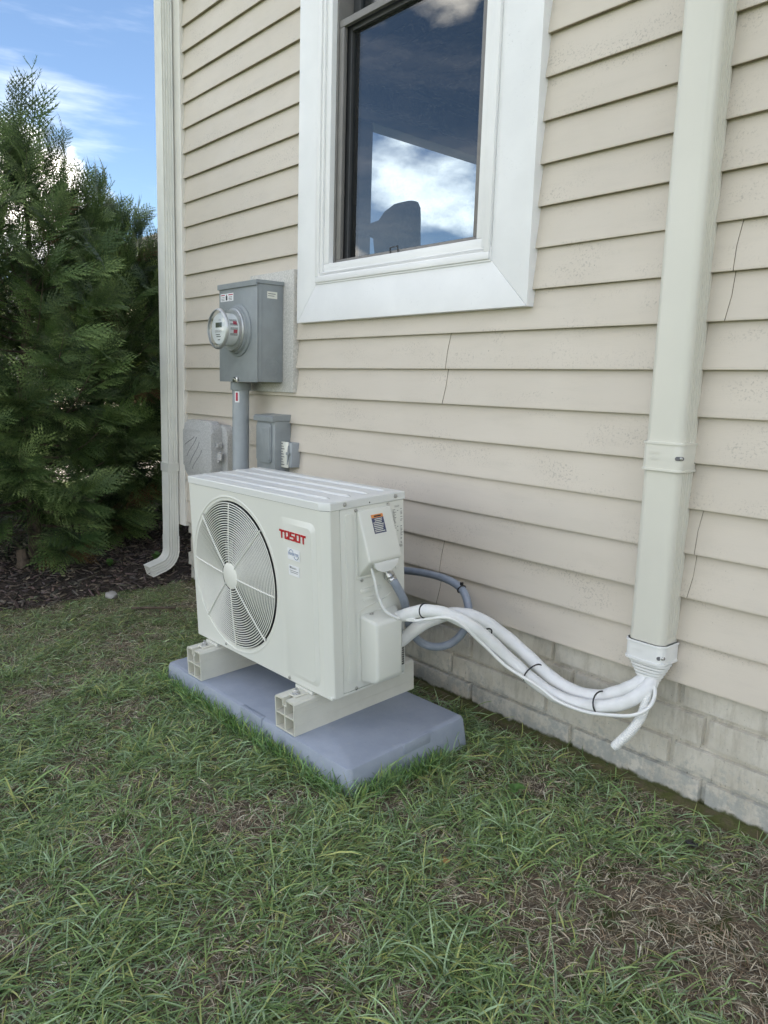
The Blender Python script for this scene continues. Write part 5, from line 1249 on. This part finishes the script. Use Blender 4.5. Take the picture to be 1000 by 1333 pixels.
def blades(x, y, length, width, e0, e1, az, tint, seg=4):
    n = len(x); P = np.stack([x, y, ground_z(x, y) - 0.002], 1); h = np.stack([np.cos(az), np.sin(az)], 1)
    side_a = az + np.pi / 2 + rng.normal(0, 0.5, n); tw = rng.normal(0, 0.35, n)
    S_ = np.stack([np.cos(side_a) * np.cos(tw), np.sin(side_a) * np.cos(tw), np.sin(tw)], 1)
    pale = (rng.uniform(0, 1, n) < 0.22)[:, None]; pal_c = np.array([[0.55, 0.55, 0.36]])
    vs_, ts_ = [], []; cur = P.copy(); bend = rng.normal(0, 0.22, n)
    for i in range(seg + 1):
        f = i / seg; w = width * (0.8 + 0.4 * f if f < 0.5 else 1.0 - (f - 0.5) * 1.1) * 0.5
        if i < seg: vs_ += [cur - S_ * w[:, None], cur + S_ * w[:, None]]
        else: vs_ += [cur]
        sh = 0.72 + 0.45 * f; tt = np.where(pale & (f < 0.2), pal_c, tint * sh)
        ts_ += [tt, tt] if i < seg else [tt]
        el = e0 + (e1 - e0) * (f ** 0.8); a2 = az + bend * f; st = (length / seg)
        cur = cur + np.stack([np.cos(a2) * np.cos(el), np.sin(a2) * np.cos(el), np.sin(el)], 1) * st[:, None]
        cur[:, 2] = np.maximum(cur[:, 2], ground_z(cur[:, 0], cur[:, 1]) + 0.001 + 0.004 * (np.arange(n) % 7) / 7)
    nv = 2 * seg + 1; V = np.stack(vs_, 1).reshape(-1, 3); T_ = np.stack(ts_, 1).reshape(-1, 3); b0 = (np.arange(n) * nv)[:, None]
    F4 = np.concatenate([b0 + np.array([2 * i, 2 * i + 1, 2 * i + 3, 2 * i + 2]) for i in range(seg - 1)], 0)
    F3 = b0 + np.array([2 * seg - 2, 2 * seg - 1, 2 * seg])
    return V, T_, F4, F3
def mesh_of(name, parts):
    Vs, Ts, Q4, Q3 = [], [], [], []; off = 0
    for V_, T_, a, b_ in parts:
        Vs.append(V_); Ts.append(T_); Q4.append(a + off); Q3.append(b_ + off); off += len(V_)
    return np_mesh(name, np.concatenate(Vs), np.concatenate(Q4), np.concatenate(Q3), np.concatenate(Ts))
parts_ = []
def palette(n, x, y):
    g = np.array([0.235, 0.345, 0.125]) * rng.uniform(0.6, 1.45, (n, 1))
    m1 = rng.uniform(0, 1, n); yel = np.array([0.42, 0.46, 0.16]); blu = np.array([0.30, 0.42, 0.235]); dk = np.array([0.10, 0.18, 0.055])
    g = np.where((m1 < 0.13)[:, None], yel * rng.uniform(0.7, 1.2, (n, 1)), g); g = np.where(((m1 > 0.13) & (m1 < 0.42))[:, None], blu * rng.uniform(0.7, 1.4, (n, 1)), g); g = np.where(((m1 > 0.42) & (m1 < 0.58))[:, None], dk * rng.uniform(0.8, 1.4, (n, 1)), g)
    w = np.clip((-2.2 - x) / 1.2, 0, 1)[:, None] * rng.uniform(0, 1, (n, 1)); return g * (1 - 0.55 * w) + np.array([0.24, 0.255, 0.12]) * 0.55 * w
# tufted green blades
x, y = region(330000)
pr = rng.uniform(0, 1, len(x)); dens = (1 - bare(x, y)) ** 1.6 * (0.55 + 0.45 * np.clip(gnoise(x, y, 9, 1.1) + 0.6, 0, 1)); k = pr < dens * 0.88; x, y = x[k], y[k]; n = len(x)
far_f = np.clip((-x - 2.0) / 1.3, 0, 1)
flow = 1.3 * gnoise(x, y, 3.1, 0.4) + 0.9 * gnoise(x, y, 11, 1.7) + 0.6
az = flow * 1.5 + rng.normal(0, 1.6, n)
ln = rng.gamma(5, 0.0096, n) * (1.0 - 0.52 * far_f) * (0.75 + 0.5 * np.clip(gnoise(x, y, 7, 4.0) + 0.5, 0, 1)); ln = np.clip(ln, 0.012, 0.125)
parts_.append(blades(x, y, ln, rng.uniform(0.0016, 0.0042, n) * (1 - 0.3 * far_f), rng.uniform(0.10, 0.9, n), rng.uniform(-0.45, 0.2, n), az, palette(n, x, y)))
ng = n
# long arching blades in clumps
nc = 85; cxs, cys = region(3200); cxs, cys = cxs[:nc], cys[:nc]
kk = bare(cxs, cys) < 0.75; cxs, cys = cxs[kk], cys[kk]; m_ = 26
x = np.repeat(cxs, m_) + rng.normal(0, 0.014, len(cxs) * m_); y = np.minimum(np.repeat(cys, m_) + rng.normal(0, 0.014, len(cxs) * m_), -0.03); n = len(x)
ff = np.clip((-x - 2.0) / 1.3, 0, 1); ins = (x - UO.x > -1.0) & (x - UO.x < -0.01) & (y - UO.y > 0.01) & (y - UO.y < 0.43)
x, y, ff = x[~ins], y[~ins], ff[~ins]; n = len(x)
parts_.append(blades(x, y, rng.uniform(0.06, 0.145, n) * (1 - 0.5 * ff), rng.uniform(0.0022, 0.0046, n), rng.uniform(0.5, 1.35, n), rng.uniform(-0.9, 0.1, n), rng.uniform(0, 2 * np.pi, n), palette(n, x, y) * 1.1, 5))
# upright grass along the pad edges
m_ = 1500; s_ = rng.uniform(0, 1, m_); wpt = np.where(rng.uniform(0, 1, m_) < 0.66, 0, 1)
x = np.where(wpt == 0, UO.x - 1.0 + s_ * 1.02, UO.x + 0.02 + np.abs(rng.normal(0, 0.018, m_))); y = np.where(wpt == 0, UO.y - 0.012 - np.abs(rng.normal(0, 0.018, m_)) - 0.022 * (1 - s_), UO.y + s_ * 0.33)
parts_.append(blades(x, y, rng.uniform(0.035, 0.085, m_), rng.uniform(0.002, 0.0042, m_), rng.uniform(0.9, 1.5, m_), rng.uniform(-0.1, 1.1, m_), rng.uniform(0, 2 * np.pi, m_), palette(m_, x, y) * np.array([0.8, 0.95, 0.8]), 5))
o = link('lawn_grass', mesh_of('lawn_grass', parts_), 'grass_blade'); tag(o, 'short uneven green lawn grass with clumps and blades lying over', 'grass', kind='stuff')
# dead straw on the soil
x, y = region(260000); b_ = bare(x, y); k = rng.uniform(0, 1, len(x)) < 0.24 + 0.6 * b_; x, y = x[k], y[k]; n = len(x)
tn = np.array([0.56, 0.49, 0.36]) * rng.uniform(0.25, 1.4, (n, 1)); tn[rng.uniform(0, 1, n) < 0.3] *= np.array([0.55, 0.45, 0.4]); tn[rng.uniform(0, 1, n) < 0.10] = (0.78, 0.74, 0.58)
o = link('dead_grass', mesh_of('dead_grass', [blades(x, y, rng.uniform(0.012, 0.055, n), rng.uniform(0.0008, 0.0028, n), rng.uniform(-0.1, 0.7, n), rng.uniform(-0.6, 0.2, n), rng.uniform(0, 2 * np.pi, n), tn, 3)]), 'grass_blade')
tag(o, 'dry straw coloured dead grass matted over the bare soil', 'dead grass', kind='stuff')
# soil crumbs
n = 9000; x, y = region(n * 3); k = rng.uniform(0, 1, len(x)) < bare(x, y); x, y = x[k], y[k]; n = len(x)
s_ = rng.uniform(0.0012, 0.0055, n)[:, None]; c = np.stack([x, y, ground_z(x, y) + 0.001], 1)
dirs_ = np.array([[1, 0, 0], [0, 1, 0], [-1, 0, 0], [0, -1, 0], [0, 0, 0.8], [0, 0, -0.6]])
V = (c[:, None, :] + dirs_[None] * s_[:, None, :] * rng.uniform(0.6, 1.3, (n, 6, 1))).reshape(-1, 3); b0 = (np.arange(n) * 6)[:, None]
F3 = np.concatenate([b0 + np.array(f) for f in ([0, 1, 4], [1, 2, 4], [2, 3, 4], [3, 0, 4], [1, 0, 5], [2, 1, 5], [3, 2, 5], [0, 3, 5])], 0)
tc_ = np.array([0.10, 0.075, 0.052]) * rng.uniform(0.4, 1.6, (n, 1)); tc_[rng.uniform(0, 1, n) < 0.012] = (0.6, 0.58, 0.52)
o = link('soil_crumbs', np_mesh('soil_crumbs', V, None, F3, np.repeat(tc_, 6, 0)), 'chip'); tag(o, 'loose brown soil crumbs on the bare patches of lawn', 'soil', kind='stuff')

# ---- small countable things on the ground
def leaf_mesh(ln, w, cup=0.15):
    q = BM(); n_ = 8; L_, Rr_, C_ = [], [], []
    for i in range(n_ + 1):
        f = i / n_; hw = w * math.sin(math.pi * min(1, f * 0.97 + 0.03)) ** 0.75; zc_ = ln * cup * math.sin(f * 2.6)
        C_.append(q.verts.new((ln * f, 0, zc_))); L_.append(q.verts.new((ln * f, hw, zc_ + hw * 0.3))); Rr_.append(q.verts.new((ln * f, -hw, zc_ + hw * 0.3)))
    for i in range(n_): q.faces.new((C_[i], C_[i + 1], L_[i + 1], L_[i])); q.faces.new((C_[i], Rr_[i], Rr_[i + 1], C_[i + 1]))
    return q
def weed(name, x, y, z, nl, ln, w, lab, mat='weed_leaf', tilt=0.5):
    t = empty(name, (x, y, z), lab, 'plant')
    for k in range(nl):
        q = leaf_mesh(ln * random.uniform(0.8, 1.1), w); q.transform(Matrix.Rotation(k * 2.4 + 0.5, 4, 'Z') @ Matrix.Rotation(-tilt * random.uniform(0.6, 1.2), 4, 'Y')); obj('leaf', q, mat, t, smooth=60)
    return t
weed('broadleaf_weed', -1.158, -0.319, 0.012, 4, 0.030, 0.012, 'small bright green round leaved weed in the lawn right of the pad', tilt=0.3)
weed('seedling', -4.03, -0.27, 0.035, 3, 0.075, 0.018, 'single broad leaved seedling sprouting from the mulch under the trees', tilt=0.5)
weed('seedling', -3.98, -0.02, 0.03, 3, 0.09, 0.02, 'broad leaved seedling in the mulch just left of the downspout', tilt=0.9)
q = leaf_mesh(0.020, 0.008, 0.3); o = obj('fallen_leaf', q, 'dry_leaf', smooth=60, loc=(-1.045, -0.70, 0.022)); o.rotation_euler = (0.3, 0.2, 2.0); tag(o, 'tiny curled orange brown fallen leaf on the grass', 'leaf')
def rock(name, x, y, z, s, lab, mat='stone', cat='stone', seed=1):
    rs_ = random.Random(seed); q = BM(); bmesh.ops.create_icosphere(q, subdivisions=2, radius=1)
    for v in q.verts: v.co *= 1 + rs_.uniform(-0.16, 0.16)
    q.transform(Matrix.Diagonal((*s, 1))); o = obj(name, q, mat, smooth=50, loc=(x, y, z)); tag(o, lab, cat)
rock('stone', -3.56, -0.45, 0.012, (0.042, 0.03, 0.018), 'flat grey stone lying at the edge of the mulch bed')
rock('plastic_scrap', -0.746, -0.170, 0.010, (0.016, 0.010, 0.006), 'small glossy black scrap pressed in the soil near the wall', 'black_plastic', 'scrap', 3)
q = BM(); tube(q, spline([(-3.30, -0.46, 0.012), (-3.25, -0.40, 0.016), (-3.21, -0.33, 0.014), (-3.18, -0.30, 0.016)], 4), 0.006, 7); o = obj('twig', q, 'bark', smooth=60); tag(o, 'short dark fallen twig on the grass by the mulch edge', 'twig')
for i, (a, b_, z_) in enumerate(((-4.27, -0.66, 0.16), )):
    q = BM(); tube(q, [(0, 0, -0.03), (0.004, 0.01, 0.05), (-0.012, 0.004, z_ * .7)], [0.045, 0.032, 0.027], 12); o = obj('tree_stump', q, 'bark', smooth=50, loc=(a, b_, 0.02)); tag(o, 'short cut stump in the mulch at the foot of the trees', 'stump')
